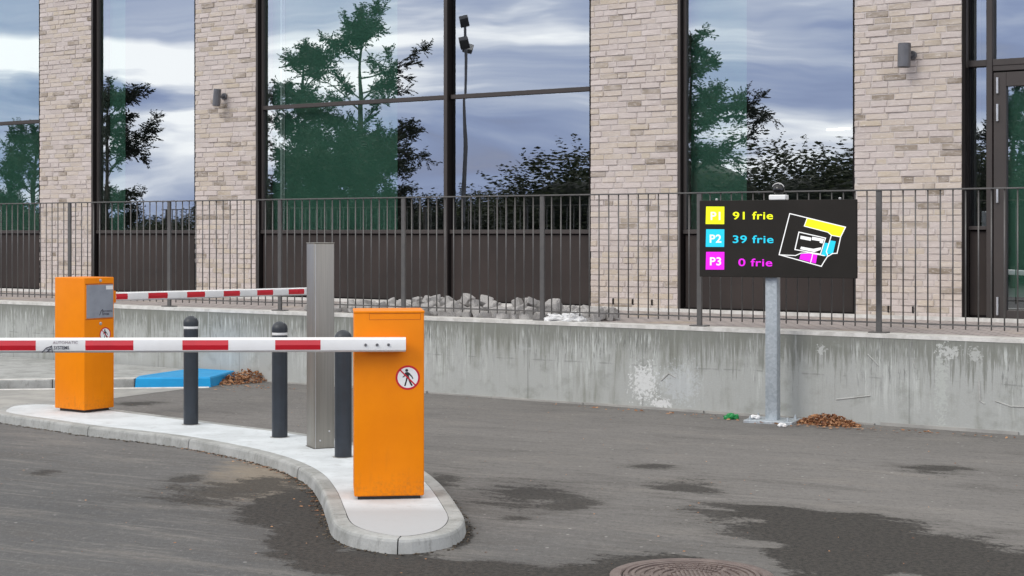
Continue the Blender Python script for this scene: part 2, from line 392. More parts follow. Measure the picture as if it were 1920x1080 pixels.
# white paint splash and scrapes at their places
def wall_spot(c, px, py, rx, rz, colr, amt, thr=0.5, nsc=30):
    P = onplane(px, N_WALL); s0 = U.dot(P); z0 = zat(py, P.y)
    dx = mth(t, 'DIVIDE', mth(t, 'SUBTRACT', X_, s0), rx); dz = mth(t, 'DIVIDE', mth(t, 'SUBTRACT', Z_, z0), rz)
    r = mth(t, 'SQRT', mth(t, 'ADD', mth(t, 'POWER', mth(t, 'ABSOLUTE', dx), 2), mth(t, 'POWER', mth(t, 'ABSOLUTE', dz), 2)))
    k = smooth(t, mth(t, 'ADD', r, mth(t, 'MULTIPLY', mth(t, 'SUBTRACT', noise(t, oc, nsc, 4, 0.75), 0.5), 5.5)), 0.95, 0.65)
    return mixc(t, mth(t, 'MULTIPLY', k, amt), c, colr)
for a in ((1208, 718, 0.13, 0.16, (0.72, 0.73, 0.72), 0.9), (1240, 757, 0.11, 0.05, (0.74, 0.74, 0.73), 0.9), (1275, 720, 0.20, 0.16, (0.55, 0.58, 0.60), 0.5),
          (1765, 720, 0.05, 0.32, (0.47, 0.49, 0.46), 0.9), (1780, 660, 0.09, 0.05, (0.58, 0.59, 0.57), 0.8), (1828, 665, 0.05, 0.06, (0.55, 0.56, 0.54), 0.7), (1540, 655, 0.04, 0.04, (0.55, 0.56, 0.54), 0.8)):
    c = wall_spot(c, *a)
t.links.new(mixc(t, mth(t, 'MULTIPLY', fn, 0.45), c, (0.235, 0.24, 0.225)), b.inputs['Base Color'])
b.inputs['Roughness'].default_value = 0.85
bump(t, b, mth(t, 'ADD', fn, st1), 0.35, 0.006); M['wall'] = m
M['coping'] = pm('pale_coping', (0.66, 0.645, 0.615), (0.50, 0.485, 0.455), 0.85, 0, 9, 50, 0.4, 0.004)
m, t, b = newmat('kerb_concrete'); oc = t.nodes.new('ShaderNodeTexCoord').outputs['Object']
k1 = noise(t, oc, 5, 5, 0.65); k2 = noise(t, oc, 85, 4, 0.75); k3 = noise(t, oc, 22, 4, 0.7, (1, 1, 0.4))
c = mixc(t, smooth(t, k1, 0.35, 0.65), (0.38, 0.385, 0.375), (0.27, 0.275, 0.262))
c = mixc(t, mth(t, 'MULTIPLY', smooth(t, k3, 0.52, 0.68), 0.45), c, (0.17, 0.17, 0.155))
c = mixc(t, mth(t, 'MULTIPLY', smooth(t, k2, 0.55, 0.7), 0.5), c, (0.50, 0.50, 0.48))
t.links.new(c, b.inputs['Base Color']); b.inputs['Roughness'].default_value = 0.9
bump(t, b, mth(t, 'ADD', k2, k3), 0.6, 0.005); M['kerb'] = m
M['gutter'] = pm('gutter_concrete', (0.36, 0.35, 0.325), (0.27, 0.265, 0.25), 0.85, 0, 3, 60, 0.4, 0.003)
m, t, b = newmat('island_screed'); oc = t.nodes.new('ShaderNodeTexCoord').outputs['Object']
sy_ = t.nodes.new('ShaderNodeSeparateXYZ'); t.links.new(oc, sy_.inputs[0])
i1 = noise(t, oc, 3.5, 5, 0.65); i2 = noise(t, oc, 60, 4, 0.7); i3 = noise(t, oc, 14, 4, 0.7)
c = mixc(t, smooth(t, i1, 0.35, 0.65), (0.61, 0.645, 0.665), (0.51, 0.54, 0.555))
tip = smooth(t, mth(t, 'ADD', sy_.outputs[1], mth(t, 'MULTIPLY', i1, 0.15)), 8.68, 8.42)
c = mixc(t, tip, c, (0.40, 0.405, 0.41))
c = mixc(t, mth(t, 'MULTIPLY', smooth(t, i3, 0.56, 0.70), 0.35), c, (0.34, 0.335, 0.32))
c = mixc(t, mth(t, 'MULTIPLY', smooth(t, i2, 0.56, 0.72), 0.35), c, (0.40, 0.40, 0.41))
t.links.new(c, b.inputs['Base Color']); b.inputs['Roughness'].default_value = 0.85
bump(t, b, mth(t, 'ADD', i2, i3), 0.35, 0.004); M['island'] = m
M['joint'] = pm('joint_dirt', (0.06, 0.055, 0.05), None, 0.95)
M['iron'] = pm('rusty_iron', (0.15, 0.115, 0.105), (0.20, 0.16, 0.145), 0.6, 0.4, 14, 80, 0.4, 0.003)

# asphalt with damp stains where the photograph has them
m, t, b = newmat('asphalt'); oc = t.nodes.new('ShaderNodeTexCoord').outputs['Object']
spw = t.nodes.new('ShaderNodeSeparateXYZ'); t.links.new(oc, spw.inputs[0])
mw = t.nodes.new('ShaderNodeMapping'); mw.inputs['Rotation'].default_value = (0, 0, PHI * 0.8); t.links.new(oc, mw.inputs[0]); wc = mw.outputs[0]
w1 = noise(t, wc, 1, 6, 0.65, (0.9, 3.0, 1), (0, 0, 0), 0.4); w2 = noise(t, wc, 1, 5, 0.7, (3.0, 9.0, 1), (4, 2, 0), 0.5); w3 = noise(t, wc, 1, 4, 0.7, (1.2, 26, 1), (9, 2, 0), 0.2)
gr = noise(t, oc, 120, 3, 0.8); gr2 = noise(t, oc, 38, 4, 0.75); lg = noise(t, oc, 0.35, 3, 0.5)
blobs = [(1560, 990, 180, 34), (1700, 1034, 230, 44), (1910, 1078, 200, 54), (1450, 962, 90, 15), (1560, 1050, 120, 46),
         (545, 950, 92, 34), (600, 1000, 92, 48), (700, 1054, 150, 30), (850, 1070, 150, 22), (1010, 1088, 150, 20), (1230, 1098, 190, 62), (860, 1002, 26, 26)]
ragged = [(430, 924, 140, 22), (500, 905, 70, 16), (560, 900, 50, 18), (650, 1010, 60, 30), (985, 928, 105, 22), (1060, 945, 60, 10), (830, 900, 40, 13), (1285, 912, 75, 14), (1360, 965, 90, 22), (350, 898, 34, 8), (82, 887, 30, 6), (1215, 874, 45, 4), (1750, 880, 60, 7), (970, 972, 34, 5), (250, 757, 40, 3), (1420, 1000, 90, 22), (640, 935, 40, 30)]
nx = mth(t, 'MULTIPLY', mth(t, 'SUBTRACT', w1, 0.5), 1.1); nx2 = mth(t, 'MULTIPLY', mth(t, 'SUBTRACT', w2, 0.5), 1.3); nx3 = mth(t, 'MULTIPLY', mth(t, 'SUBTRACT', gr2, 0.5), 0.7)
def dist_field(bl):
    field = None
    for (px, py, rx, ry) in bl:
        c0 = gp(px, py); d = c0.y
        ax = rx * d / F; ay = ry * d * d / (F * E)
        mp_ = t.nodes.new('ShaderNodeMapping'); mp_.vector_type = 'POINT'
        mp_.inputs['Location'].default_value = (-c0.x / ax, -c0.y / ay, 0); mp_.inputs['Scale'].default_value = (1 / ax, 1 / ay, 0)
        t.links.new(oc, mp_.inputs[0])
        ln = t.nodes.new('ShaderNodeVectorMath'); ln.operation = 'LENGTH'; t.links.new(mp_.outputs[0], ln.inputs[0])
        v = ln.outputs['Value']
        field = v if field is None else mth(t, 'SMOOTH_MIN', field, v, 0.25)
    return field
f1 = dist_field(blobs); f2 = dist_field(ragged)
n_all = mth(t, 'ADD', nx, mth(t, 'ADD', nx2, nx3))
fld = mth(t, 'ADD', f1, mth(t, 'MULTIPLY', n_all, 0.9))
fld2 = mth(t, 'ADD', f2, mth(t, 'MULTIPLY', n_all, 2.6))
wet = mth(t, 'MAXIMUM', smooth(t, fld, 1.08, 0.90), mth(t, 'MULTIPLY', smooth(t, fld2, 1.0, 0.55), 0.85))
halo = smooth(t, mth(t, 'MINIMUM', fld, fld2), 1.9, 0.9)
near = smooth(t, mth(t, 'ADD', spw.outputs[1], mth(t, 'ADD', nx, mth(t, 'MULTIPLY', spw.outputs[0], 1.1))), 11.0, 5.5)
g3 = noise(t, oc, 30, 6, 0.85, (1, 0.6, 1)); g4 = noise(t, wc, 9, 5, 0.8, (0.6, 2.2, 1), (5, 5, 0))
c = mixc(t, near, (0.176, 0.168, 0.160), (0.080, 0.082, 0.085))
c = mixc(t, smooth(t, lg, 0.35, 0.65), c, mixc(t, near, (0.152, 0.145, 0.138), (0.104, 0.104, 0.104)))
c = mixc(t, mth(t, 'MULTIPLY', smooth(t, w1, 0.50, 0.70), 0.45), c, (0.225, 0.208, 0.188))
c = mixc(t, mth(t, 'MULTIPLY', smooth(t, w3, 0.53, 0.68), 0.40), c, (0.25, 0.235, 0.215))
c = mixc(t, mth(t, 'MULTIPLY', smooth(t, w1, 0.48, 0.32), 0.5), c, (0.100, 0.094, 0.088))
c = mixc(t, mth(t, 'MULTIPLY', smooth(t, w3, 0.44, 0.33), 0.40), c, (0.085, 0.08, 0.076))
c = mixc(t, mth(t, 'MULTIPLY', smooth(t, gr, 0.52, 0.75), 0.5), c, (0.30, 0.28, 0.26))
c = mixc(t, mth(t, 'MULTIPLY', smooth(t, gr2, 0.47, 0.30), 0.55), c, (0.065, 0.062, 0.058))
c = mixc(t, mth(t, 'MULTIPLY', smooth(t, g3, 0.54, 0.66), 0.45), c, (0.27, 0.26, 0.245))
c = mixc(t, mth(t, 'MULTIPLY', smooth(t, g3, 0.46, 0.36), 0.50), c, (0.07, 0.068, 0.065))
c = mixc(t, mth(t, 'MULTIPLY', smooth(t, g4, 0.57, 0.68), 0.35), c, (0.26, 0.25, 0.235))
c = mixc(t, mth(t, 'MULTIPLY', smooth(t, g4, 0.45, 0.34), 0.55), c, (0.07, 0.068, 0.066))
vs_ = t.nodes.new('ShaderNodeTexVoronoi'); vs_.inputs['Scale'].default_value = 6.5; t.links.new(oc, vs_.inputs['Vector'])
c = mixc(t, mth(t, 'MULTIPLY', smooth(t, vs_.outputs['Distance'], 0.075, 0.045), 0.6), c, (0.42, 0.41, 0.39))
# fine cracks along the lane
vk = t.nodes.new('ShaderNodeTexVoronoi'); vk.feature = 'DISTANCE_TO_EDGE'; vk.inputs['Scale'].default_value = 0.42
mk = t.nodes.new('ShaderNodeVectorMath'); mk.operation = 'ADD'
cmb = t.nodes.new('ShaderNodeCombineXYZ'); t.links.new(mth(t, 'MULTIPLY', w2, 0.9), cmb.inputs[0]); t.links.new(mth(t, 'MULTIPLY', w1, 1.2), cmb.inputs[1])
t.links.new(wc, mk.inputs[0]); t.links.new(cmb.outputs[0], mk.inputs[1]); t.links.new(mk.outputs[0], vk.inputs['Vector'])
c = mixc(t, mth(t, 'MULTIPLY', smooth(t, vk.outputs['Distance'], 0.0045, 0.001), mth(t, 'MULTIPLY', smooth(t, w1, 0.45, 0.6), 0.7)), c, (0.05, 0.048, 0.045))
# sandy dirt on the near side of the island kerb
cd = gp(520, 892); 
mpd = t.nodes.new('ShaderNodeMapping'); mpd.inputs['Rotation'].default_value = (0, 0, 0)
ssx, ssy = 0.55, 1.2
mpd.inputs['Location'].default_value = (-cd.x / ssx, -cd.y / ssy, 0); mpd.inputs['Scale'].default_value = (1 / ssx, 1 / ssy, 0); t.links.new(oc, mpd.inputs[0])
lnd = t.nodes.new('ShaderNodeVectorMath'); lnd.operation = 'LENGTH'; t.links.new(mpd.outputs[0], lnd.inputs[0])
sand = smooth(t, mth(t, 'ADD', lnd.outputs['Value'], mth(t, 'MULTIPLY', nx2, 1.3)), 1.1, 0.3)
c = mixc(t, mth(t, 'MULTIPLY', sand, 0.75), c, (0.27, 0.225, 0.17))
c = mixc(t, mth(t, 'MULTIPLY', halo, 0.25), c, (0.07, 0.064, 0.056))
c = mixc(t, mth(t, 'MULTIPLY', wet, 0.94), c, mixc(t, smooth(t, gr2, 0.38, 0.62), (0.016, 0.015, 0.014), (0.050, 0.045, 0.039)))
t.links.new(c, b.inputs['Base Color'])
t.links.new(mth(t, 'SUBTRACT', 0.92, mth(t, 'MULTIPLY', wet, 0.2)), b.inputs['Roughness']); b.inputs['Specular IOR Level'].default_value = 0.25
bump(t, b, mth(t, 'ADD', gr, gr2), 0.55, 0.006); M['asphalt'] = m

# ------------------------------------------------------------------ ground
g = MB(); g.add([(-400, -400, 0), (400, -400, 0), (400, 400, 0), (-400, 400, 0)], [(0, 1, 2, 3)])
tag(build('road', g, M['asphalt']), 'worn grey asphalt driveway with dark damp stains', 'road', kind='structure')

# raised terrace: paving behind the retaining wall
SL, SR = -30.0, 26.0
rot = -PHI
def WL(px, N): return sx(px, N)
plat = MB(); plat.box(SL, SR, 0.22, 3.6, -ZP - 0.3, 0)
tag(build('pavement', plat, M['paving'], loc=WP(0, N_WALL, ZP), rz=rot), 'pinkish sett paving of the raised terrace', 'pavement', kind='structure')
rw = thing('retaining_wall', WP(0, N_WALL, 0), rot, 'long weathered concrete retaining wall with lime streaks below the railing', 'wall')
w = MB(); w.box(SL, SR, 0, 0.22, -0.3, ZP - 0.027); build('wall_body', w, M['wall'], rw)
w = MB(); w.box(SL, SR, -0.004, 0.222, ZP - 0.027, ZP + 0.004); build('coping', w, M['coping'], rw)
w = MB()
random.seed(5)
s = SL
while s < SR:
    L = random.uniform(0.5, 1.2); w.box(s, s + L, -random.uniform(0.012, 0.03), 0, -0.02, random.uniform(0.012, 0.03)); s += L + random.uniform(0, 0.1)
build('footing', w, M['gutter'], rw)
# scrapes: raised dribbles of grout on the wall
w = MB()
for (x0, y0, x1, y1, r) in ((1568, 749, 1632, 742, 0.006), (1627, 664, 1648, 686, 0.005), (1836, 714, 1838, 752, 0.008), (1838, 752, 1846, 757, 0.005), (1866, 752, 1896, 762, 0.005), (1896, 762, 1925, 763, 0.006), (1712, 677, 1717, 690, 0.004), (1240, 714, 1254, 700, 0.006), (1254, 700, 1267, 708, 0.005)):
    a = (sx(x0, N_WALL), -0.001, zpl(x0, y0, N_WALL)); c_ = (sx(x1, N_WALL), -0.001, zpl(x1, y1, N_WALL))
    w.tube([a, c_], r, 6)
build('grout_scrape', w, pm('dull_grout', (0.44, 0.44, 0.42), (0.34, 0.34, 0.32), 0.9, 0, 12, 60, 0.5, 0.004), rw)

# left: low raised footway with kerb against the wall
kA = gp(-260, 733); kB = gp(395, 726); kC = onplane(440, N_WALL)
def off(P, Q, d):
    v = (Q - P).normalized(); return Vector((-v.y, v.x, 0)) * d
def xy(p): return (p.x, p.y)
far = kC + (-U) * 10
bx = gp(253, 727.2)
in1 = off(kA, kB, 0.10)
fw = MB(); fw.slab([xy(kA + in1), xy(kB + in1 * 1), xy(kC + Vector((-0.12, 0, 0))), xy(far), xy(kA + Vector((-6, 3, 0)))], -0.1, 0.085)
tag(build('pavement', fw, M['kerb']), 'low grey concrete footway beside the retaining wall', 'pavement', kind='structure')
kb = thing('kerb', kA, 0, 'grey concrete kerb with a pale top edge running behind the far orange cabinet', 'kerb')
ku = (bx - kA).normalized(); KM = Matrix(((ku.x, -ku.y, 0, 0), (ku.y, ku.x, 0, 0), (0, 0, 1, 0), (0, 0, 0, 1)))
L = (bx - kA).length; k = 0; q = 0.0
km = MB()
while q < L - 0.01:
    e = min(L, q + 0.9)
    km.bbox(q, e - 0.006, 0, 0.10, -0.05, 0.09, 0.012, 2, KM); q = e
build('kerb_stones', km, M['kerb'], kb)
km = MB(); km.box(0, L, 0.012, 0.1, 0.09, 0.093, KM); build('top_edge', km, M['coping'], kb)
# the kerb end under blue plastic
be = thing('kerb_cover', bx, 0, 'bright blue plastic cover over the kerb end beside the leaf pile', 'cover')
bm_ = MB()
pl = [bx, kB, kC + Vector((0.02, -0.06, 0)), kC + (-U) * 0.55 - NN * 0.05, bx + in1 * 2.2]
pl = [p - bx for p in pl]
ins = [Vector((0, 0, 0))] * 5
cen = sum((p for p in pl), Vector()) / 5
vs = []
for zz, kk in ((0.0, 1.0), (0.085, 0.985), (0.098, 0.965), (0.100, 0.90), (0.094, 0.8)):
    for p in pl:
        r = cen + (p - cen) * kk; vs.append(Vector((r.x, r.y, zz)))
fs = []
for i in range(4):
    for k in range(5): fs.append((i * 5 + k, i * 5 + (k + 1) % 5, (i + 1) * 5 + (k + 1) % 5, (i + 1) * 5 + k))
fs.append(tuple(20 + k for k in range(5)))
bm_.add(vs, fs); build('cover_shell', bm_, M['blue'], be)
# pale concrete gutter apron
gm = MB(); gm.slab([xy(gp(-260, 735)), xy(gp(395, 728)), xy(gp(342, 730.5)), xy(gp(290, 737)), xy(gp(217, 747)), xy(gp(60, 763)), xy(gp(-300, 800))], -0.02, 0.004)
tag(build('path', gm, M['gutter']), 'pale concrete apron in front of the kerb behind the island', 'path', kind='structure')
gm = MB(); a = gp(-260, 734.5); c_ = gp(392, 727.2); gm.tube([a + Vector((0, 0, -0.01)), c_ + Vector((0, 0, -0.01))], 0.022, 8)
build('gutter_edge', gm, M['coping'], kb, loc=-kA)

# ------------------------------------------------------------------ traffic island
inner = [(18, 774), (100, 786), (183, 798), (300, 811), (373, 821), (440, 833), (500, 846), (559, 864), (604, 887), (630, 917), (645, 950), (656, 976), (672, 988), (700, 997), (752, 1005), (800, 999), (828, 989), (840, 971), (829, 948), (812, 922), (796, 903), (775, 885), (745, 866), (700, 846), (640, 829), (570, 817), (508, 808), (440, 800), (372, 791), (300, 782), (215, 771), (140, 762), (80, 758), (35, 760), (16, 766)]
ip = [gp(x, y, ZI) for x, y in inner]
def catmull(P, k=4):
    out = []; n = len(P)
    for i in range(n):
        a, b_, c_, d = P[i - 1], P[i], P[(i + 1) % n], P[(i + 2) % n]
        for j in range(k):
            u = j / k
            out.append(0.5 * ((2 * b_) + (c_ - a) * u + (2 * a - 5 * b_ + 4 * c_ - d) * u * u + (3 * b_ - a - 3 * c_ + d) * u ** 3))
    return out
ip = catmull(ip, 4)
nI = len(ip)
area = sum(ip[i].x * ip[(i + 1) % nI].y - ip[(i + 1) % nI].x * ip[i].y for i in range(nI))
sg = 1 if area > 0 else -1
nrm = []
for i in range(nI):
    d = (ip[(i + 2) % nI] - ip[i - 2]).normalized(); nrm.append(Vector((d.y, -d.x, 0)) * sg)
KW = 0.085
isl = thing('traffic_island', (0, 0, 0), 0, 'curved traffic island with a white screed top inside grey kerbstones', 'traffic island'); isl['kind'] = 'structure'
del isl['category']
im = MB()
im.add([p for p in ip], [tuple(range(nI))]); build('island_surface', im, M['island'], isl)
# kerbstones from the front joint round
start = min(range(nI), key=lambda i: (ip[i] - gp(752, 1005, ZI)).length)
jp = {min(range(nI), key=lambda i: (ip[i] - gp(a_, b_, ZI)).length) for a_, b_ in ((183, 798), (373, 821), (500, 846), (582, 875), (616, 899), (650, 962), (842, 960), (745, 866), (570, 817), (440, 800), (300, 782), (160, 764), (35, 760), (18, 774))}
seg = [start]; stones = []
for j in range(1, nI + 1):
    i = (start + j) % nI; seg.append(i)
    if i in jp or j == nI: stones.append(seg); seg = [i]
random.seed(3)
for seg in stones:
    km = MB(); m_ = len(seg); prof = [(0.003, ZI - 0.02), (0.003, ZI), (KW - 0.018, ZI + 0.001), (KW - 0.006, ZI - 0.004), (KW, ZI - 0.015), (KW + 0.008, 0.0), (KW + 0.008, -0.06)]
    vs = []; dz = random.uniform(-0.0015, 0.0015); dw = random.uniform(-0.002, 0.002)
    for q, i in enumerate(seg):
        p, n_ = ip[i], nrm[i]; tdir = Vector((-n_.y, n_.x, 0)) * sg
        sh = Vector((0, 0, 0))
        if q == 0: sh = (ip[seg[1]] - p).normalized() * 0.0035
        if q == m_ - 1: sh = (ip[seg[-2]] - p).normalized() * 0.0035
        for (o_, z_) in prof:
            r = p + n_ * (o_ + dw) + sh; vs.append(Vector((r.x, r.y, z_ + dz)))
    np_ = len(prof)
    fs = [(a * np_ + b_, a * np_ + b_ + 1, (a + 1) * np_ + b_ + 1, (a + 1) * np_ + b_) for a in range(m_ - 1) for b_ in range(np_ - 1)]
    fs += [tuple(range(np_)), tuple((m_ - 1) * np_ + b_ for b_ in range(np_))]
    km.add(vs, fs); build('kerbstone', km, M['kerb'], isl)
# dark bed seen in the joints and a dirty fringe of grit along the base
km = MB(); vs = []
for z_, o_ in ((ZI - 0.006, 0.002), (ZI - 0.007, KW - 0.02), (-0.03, KW - 0.012)):
    vs += [Vector((p.x + n_.x * o_, p.y + n_.y * o_, z_)) for p, n_ in zip(ip, nrm)]
km.add(vs, [(a * nI + i, a * nI + (i + 1) % nI, (a + 1) * nI + (i + 1) % nI, (a + 1) * nI + i) for a in range(2) for i in range(nI)])
build('joint_bed', km, M['joint'], isl)
gm = MB(); random.seed(8)
for i in range(nI):
    p, n_ = ip[i], nrm[i]; q = ip[(i + 1) % nI]
    L = (q - p).length
    for j in range(int(L * 90)):
        r = p.lerp(q, random.random()) + n_ * (KW + 0.008 + abs(random.gauss(0, 0.022)))
        a = random.uniform(0.002, 0.007); gm.cur = random.random()
        ang = random.uniform(0, 3.14)
        MM = Matrix.Translation(Vector((r.x, r.y, 0.001))) @ Matrix.Rotation(ang, 4, 'Z')
        gm.box(-a, a, -a * 0.6, a * 0.6, 0, a * 0.7, MM)
mgrit = leafmat('grit', (0.03, 0.026, 0.022), (0.22, 0.17, 0.12))
tag(build('grit', gm, mgrit, attr=True), 'dark grit and small leaves lodged along the island kerb', 'grit', kind='stuff')

# manhole
mc = gp(1297, 1081)
mh = thing('manhole_cover', mc, 0, 'round rusty cast iron manhole cover with curved ribs at the bottom edge', 'manhole cover')
fr = MB(); fr.lathe([(0.365, -0.03), (0.365, 0.006), (0.355, 0.010), (0.318, 0.010), (0.312, 0.004), (0.312, -0.03)], 64); autosmooth(build('rim', fr, M['iron'], mh), 30)
cv = MB(); cv.lathe([(0.306, -0.03), (0.306, 0.004), (0.01, 0.005)], 64)
build('lid', cv, M['iron'], mh)
rb = MB()
for r in (0.10, 0.14, 0.18, 0.22, 0.262, 0.292):
    n = 48 if r < 0.25 else 72
    for k in range(n):
        if r < 0.25 and (k % 12) == 0: continue
        a0 = 2 * math.pi * k / n + r * 3; a1 = a0 + 2 * math.pi / n * (0.72 if r < 0.25 else 1.0)
        w_ = 0.008
        vs = [(rr * math.cos(a), rr * math.sin(a), z) for a in (a0, a1) for rr in (r - w_, r + w_) for z in (0.003, 0.011)]
        rb.add(vs, [(1, 3, 7, 5), (0, 1, 5, 4), (2, 6, 7, 3), (0, 2, 3, 1), (4, 5, 7, 6)])
for k in range(-4, 5):
    x = k * 0.02; h = math.sqrt(max(0, 0.085 ** 2 - x * x)); rb.box(x - 0.005, x + 0.005, -h, h, 0.003, 0.010)
build('rib', rb, M['iron'], mh)

# ------------------------------------------------------------------ bollards
bp = [(358, 797), (524.5, 821), (643.5, 858.5)]
bl = ['dark grey round-topped bollard with a white band standing nearest the far orange cabinet',
      'middle bollard, dark grey, left of the stainless steel pillar',
      'dark grey bollard squeezed between the steel pillar and the near orange cabinet']
tops = [592, 604, 612]
first = None
for i, (x, y) in enumerate(bp):
    P = gp(x, y, ZI); P.y += 0.05; P.x = (x - 960) / F * P.y
    if first is None:
        H = zat(592, P.y) - ZI
        first = thing('bollard', P, 0, bl[0], 'bollard', 'bollards on the traffic island')
        R = 0.0555
        b1 = MB(); b1.lathe([(R, -0.01), (R, H - 0.105), (R - 0.004, H - 0.10), (R - 0.004, H - 0.08)], 40); autosmooth(build('post', b1, M['bollard'], first))
        b1 = MB(); b1.lathe([(R - 0.0025, H - 0.098), (R - 0.001, H - 0.095), (R - 0.001, H - 0.081), (R - 0.0025, H - 0.078)], 40); autosmooth(build('reflective_band', b1, M['white'], first))
        b1 = MB(); b1.lathe([(R - 0.006, H - 0.082), (R + 0.001, H - 0.078), (R + 0.001, H - 0.055)] + [((R + 0.001) * math.cos(a), H - 0.055 + 0.055 * math.sin(a)) for a in [math.radians(v) for v in (10, 20, 30, 40, 50, 60, 70, 80, 88)]], 40); autosmooth(build('cap', b1, M['bollard'], first), 50)
        b1 = MB(); random.seed(6); b1.slab([((R + random.uniform(0.006, 0.020)) * math.cos(2 * math.pi * k / 26), (R + random.uniform(0.006, 0.020)) * math.sin(2 * math.pi * k / 26)) for k in range(26)], 0.0003, 0.0018); build('contact_shade_grime', b1, M['gutter'], first)  # grime ring that paints contact shade round the bollard foot
        o = first
    else: o = copy_tree(first); o.location = P; o['label'] = bl[i]

# ------------------------------------------------------------------ steel pillar
A = math.radians(25)
cp = gp(589.5, 842, ZI); cp.x = (589.5 - 960) / F * cp.y
sp_ = thing('steel_pillar', cp, A, 'square brushed stainless steel pillar beside the bollards where the far boom ends', 'pillar')
Ht = zat(455, cp.y) - ZI
p_ = MB(); p_.bbox(0, 0.142, 0, 0.175, -0.02, Ht - 0.006, 0.006, 3); autosmooth(build('shaft', p_, M['steel'], sp_), 30)
p_ = MB(); p_.bbox(-0.002, 0.144, -0.002, 0.177, Ht - 0.006, Ht, 0.002, 1); build('cap', p_, M['steel'], sp_)
p_ = MB(); p_.box(0.006, 0.009, -0.0015, 0.0, 0.0, Ht - 0.01); build('seam', p_, M['silver'], sp_)
for (x_, z_) in ((0.04, 0.055), (0.105, 0.115)):
    p_ = MB(); p_.lathe([(0.006, 0), (0.006, 0.003), (0.003, 0.005)], 12, (x_, 0, z_), Matrix.Rotation(math.radians(90), 4, 'X')); build('rivet', p_, M['silver'], sp_)
p_ = MB(); p_.box(-0.004, 0.146, -0.004, 0.179, -0.005, 0.003); build('contact_shade_slab', p_, M['joint'], sp_)  # dark slab painting contact shade round the pillar foot

# ------------------------------------------------------------------ pictogram: no pedestrians
def pictogram(parent, cx, cz, r, y, M_=None):
    def circ(rr, n=40): return [(cx + rr * math.cos(2 * math.pi * k / n), cz + rr * math.sin(2 * math.pi * k / n)) for k in range(n)]
    tf = (lambda o: o)
    a = MB(); a.prism(circ(r), y - 0.0010, y, M_); d = build('prohibition_sticker', a, M['red'], parent)
    a = MB(); a.prism(circ(r * 0.84), y - 0.0016, y - 0.0009, M_); build('sticker_face', a, M['white'], d)
    k = r / 0.066; f = MB()
    def P(pts): return [(cx + x * k * 0.001, cz + z * k * 0.001) for x, z in pts]
    y0, y1 = y - 0.0022, y - 0.0015
    n = 14; f.prism(P([(-6 + 8 * math.cos(2 * math.pi * q / n), 39 + 8 * math.sin(2 * math.pi * q / n)) for q in range(n)]), y0, y1, M_)
    f.prism(P([(-14, 28), (-2, 31), (6, 27), (7, 4), (-7, 4)]), y0, y1, M_)
    f.prism(P([(6, 28), (9, 25), (25, 6), (30, -6), (25, -8), (20, 3), (4, 18)]), y0 - 0.0001, y1, M_)
    f.prism(P([(-14, 28), (-9, 18), (-17, 6), (-27, 0), (-29, 5), (-21, 10)]), y0 - 0.0001, y1, M_)
    f.prism(P([(-7, 4), (2, 4), (-5, -20), (-12, -46), (-20, -44), (-12, -18)]), y0 - 0.0001, y1, M_)
    f.prism(P([(-2, 4), (7, 4), (15, -20), (27, -42), (19, -46), (7, -24)]), y0 - 0.00015, y1, M_)
    build('walking_figure', f, M['black'], d)
    s_ = MB(); q = r * 0.86 / math.sqrt(2); w_ = 0.0055 * k
    s_.prism([(cx - q - w_ / 2, cz + q - w_ / 2), (cx - q + w_ / 2, cz + q + w_ / 2), (cx + q + w_ / 2, cz - q + w_ / 2), (cx + q - w_ / 2, cz - q - w_ / 2)], y - 0.0029, y - 0.0023, M_)
    build('slash', s_, M['red'], d)
    return d

# ------------------------------------------------------------------ booms
def boom(parent, x0, x1, zc0, zc1, y, h, reds, name='boom'):
    """boom along local x; profile ridge faces -y. zc: centre height at x0 and x1"""
    s = h / 0.08
    def zc(x): return zc0 + (zc1 - zc0) * (x - x0) / (x1 - x0)
    prof = [(-0.010, 0.040), (-0.024, 0.037), (-0.033, 0.029), (-0.037, 0.0), (-0.033, -0.029), (-0.024, -0.037), (-0.010, -0.040), (0.012, -0.037), (0.02, -0.03), (0.022, 0), (0.02, 0.03), (0.012, 0.037)]
    prof = [(a * s, b * s) for a, b in prof]
    mb = MB(); n = len(prof); vs = []
    xs = [x0, x0 + (x1 - x0) * 0.001, x1]
    for x in (x0, x1): vs += [Vector((x, y + a, zc(x) + b)) for a, b in prof]
    mb.add(vs, [(i, (i + 1) % n, (i + 1) % n + n, i + n) for i in range(n)] + [tuple(range(n)), tuple(range(n, 2 * n))])
    o = autosmooth(build(name, mb, M['white'], parent), 20)
    sub = [(-0.0335, 0.0265), (-0.0385, 0.0), (-0.0335, -0.0265)]
    for a, b in reds:
        r = MB(); sv = []
        for x in (a, b): sv += [Vector((x, y + p * s, zc(x) + q * s)) for p, q in sub] + [Vector((x, y + p * s + 0.004, zc(x) + q * s)) for p, q in sub]
        r.add(sv, [(0, 1, 7, 6), (1, 2, 8, 7), (0, 3, 4, 1), (1, 4, 5, 2), (6, 7, 10, 9), (7, 8, 11, 10), (0, 6, 9, 3), (2, 5, 11, 8)])
        build('red_stripe', r, M['red'], o)
    return o, zc

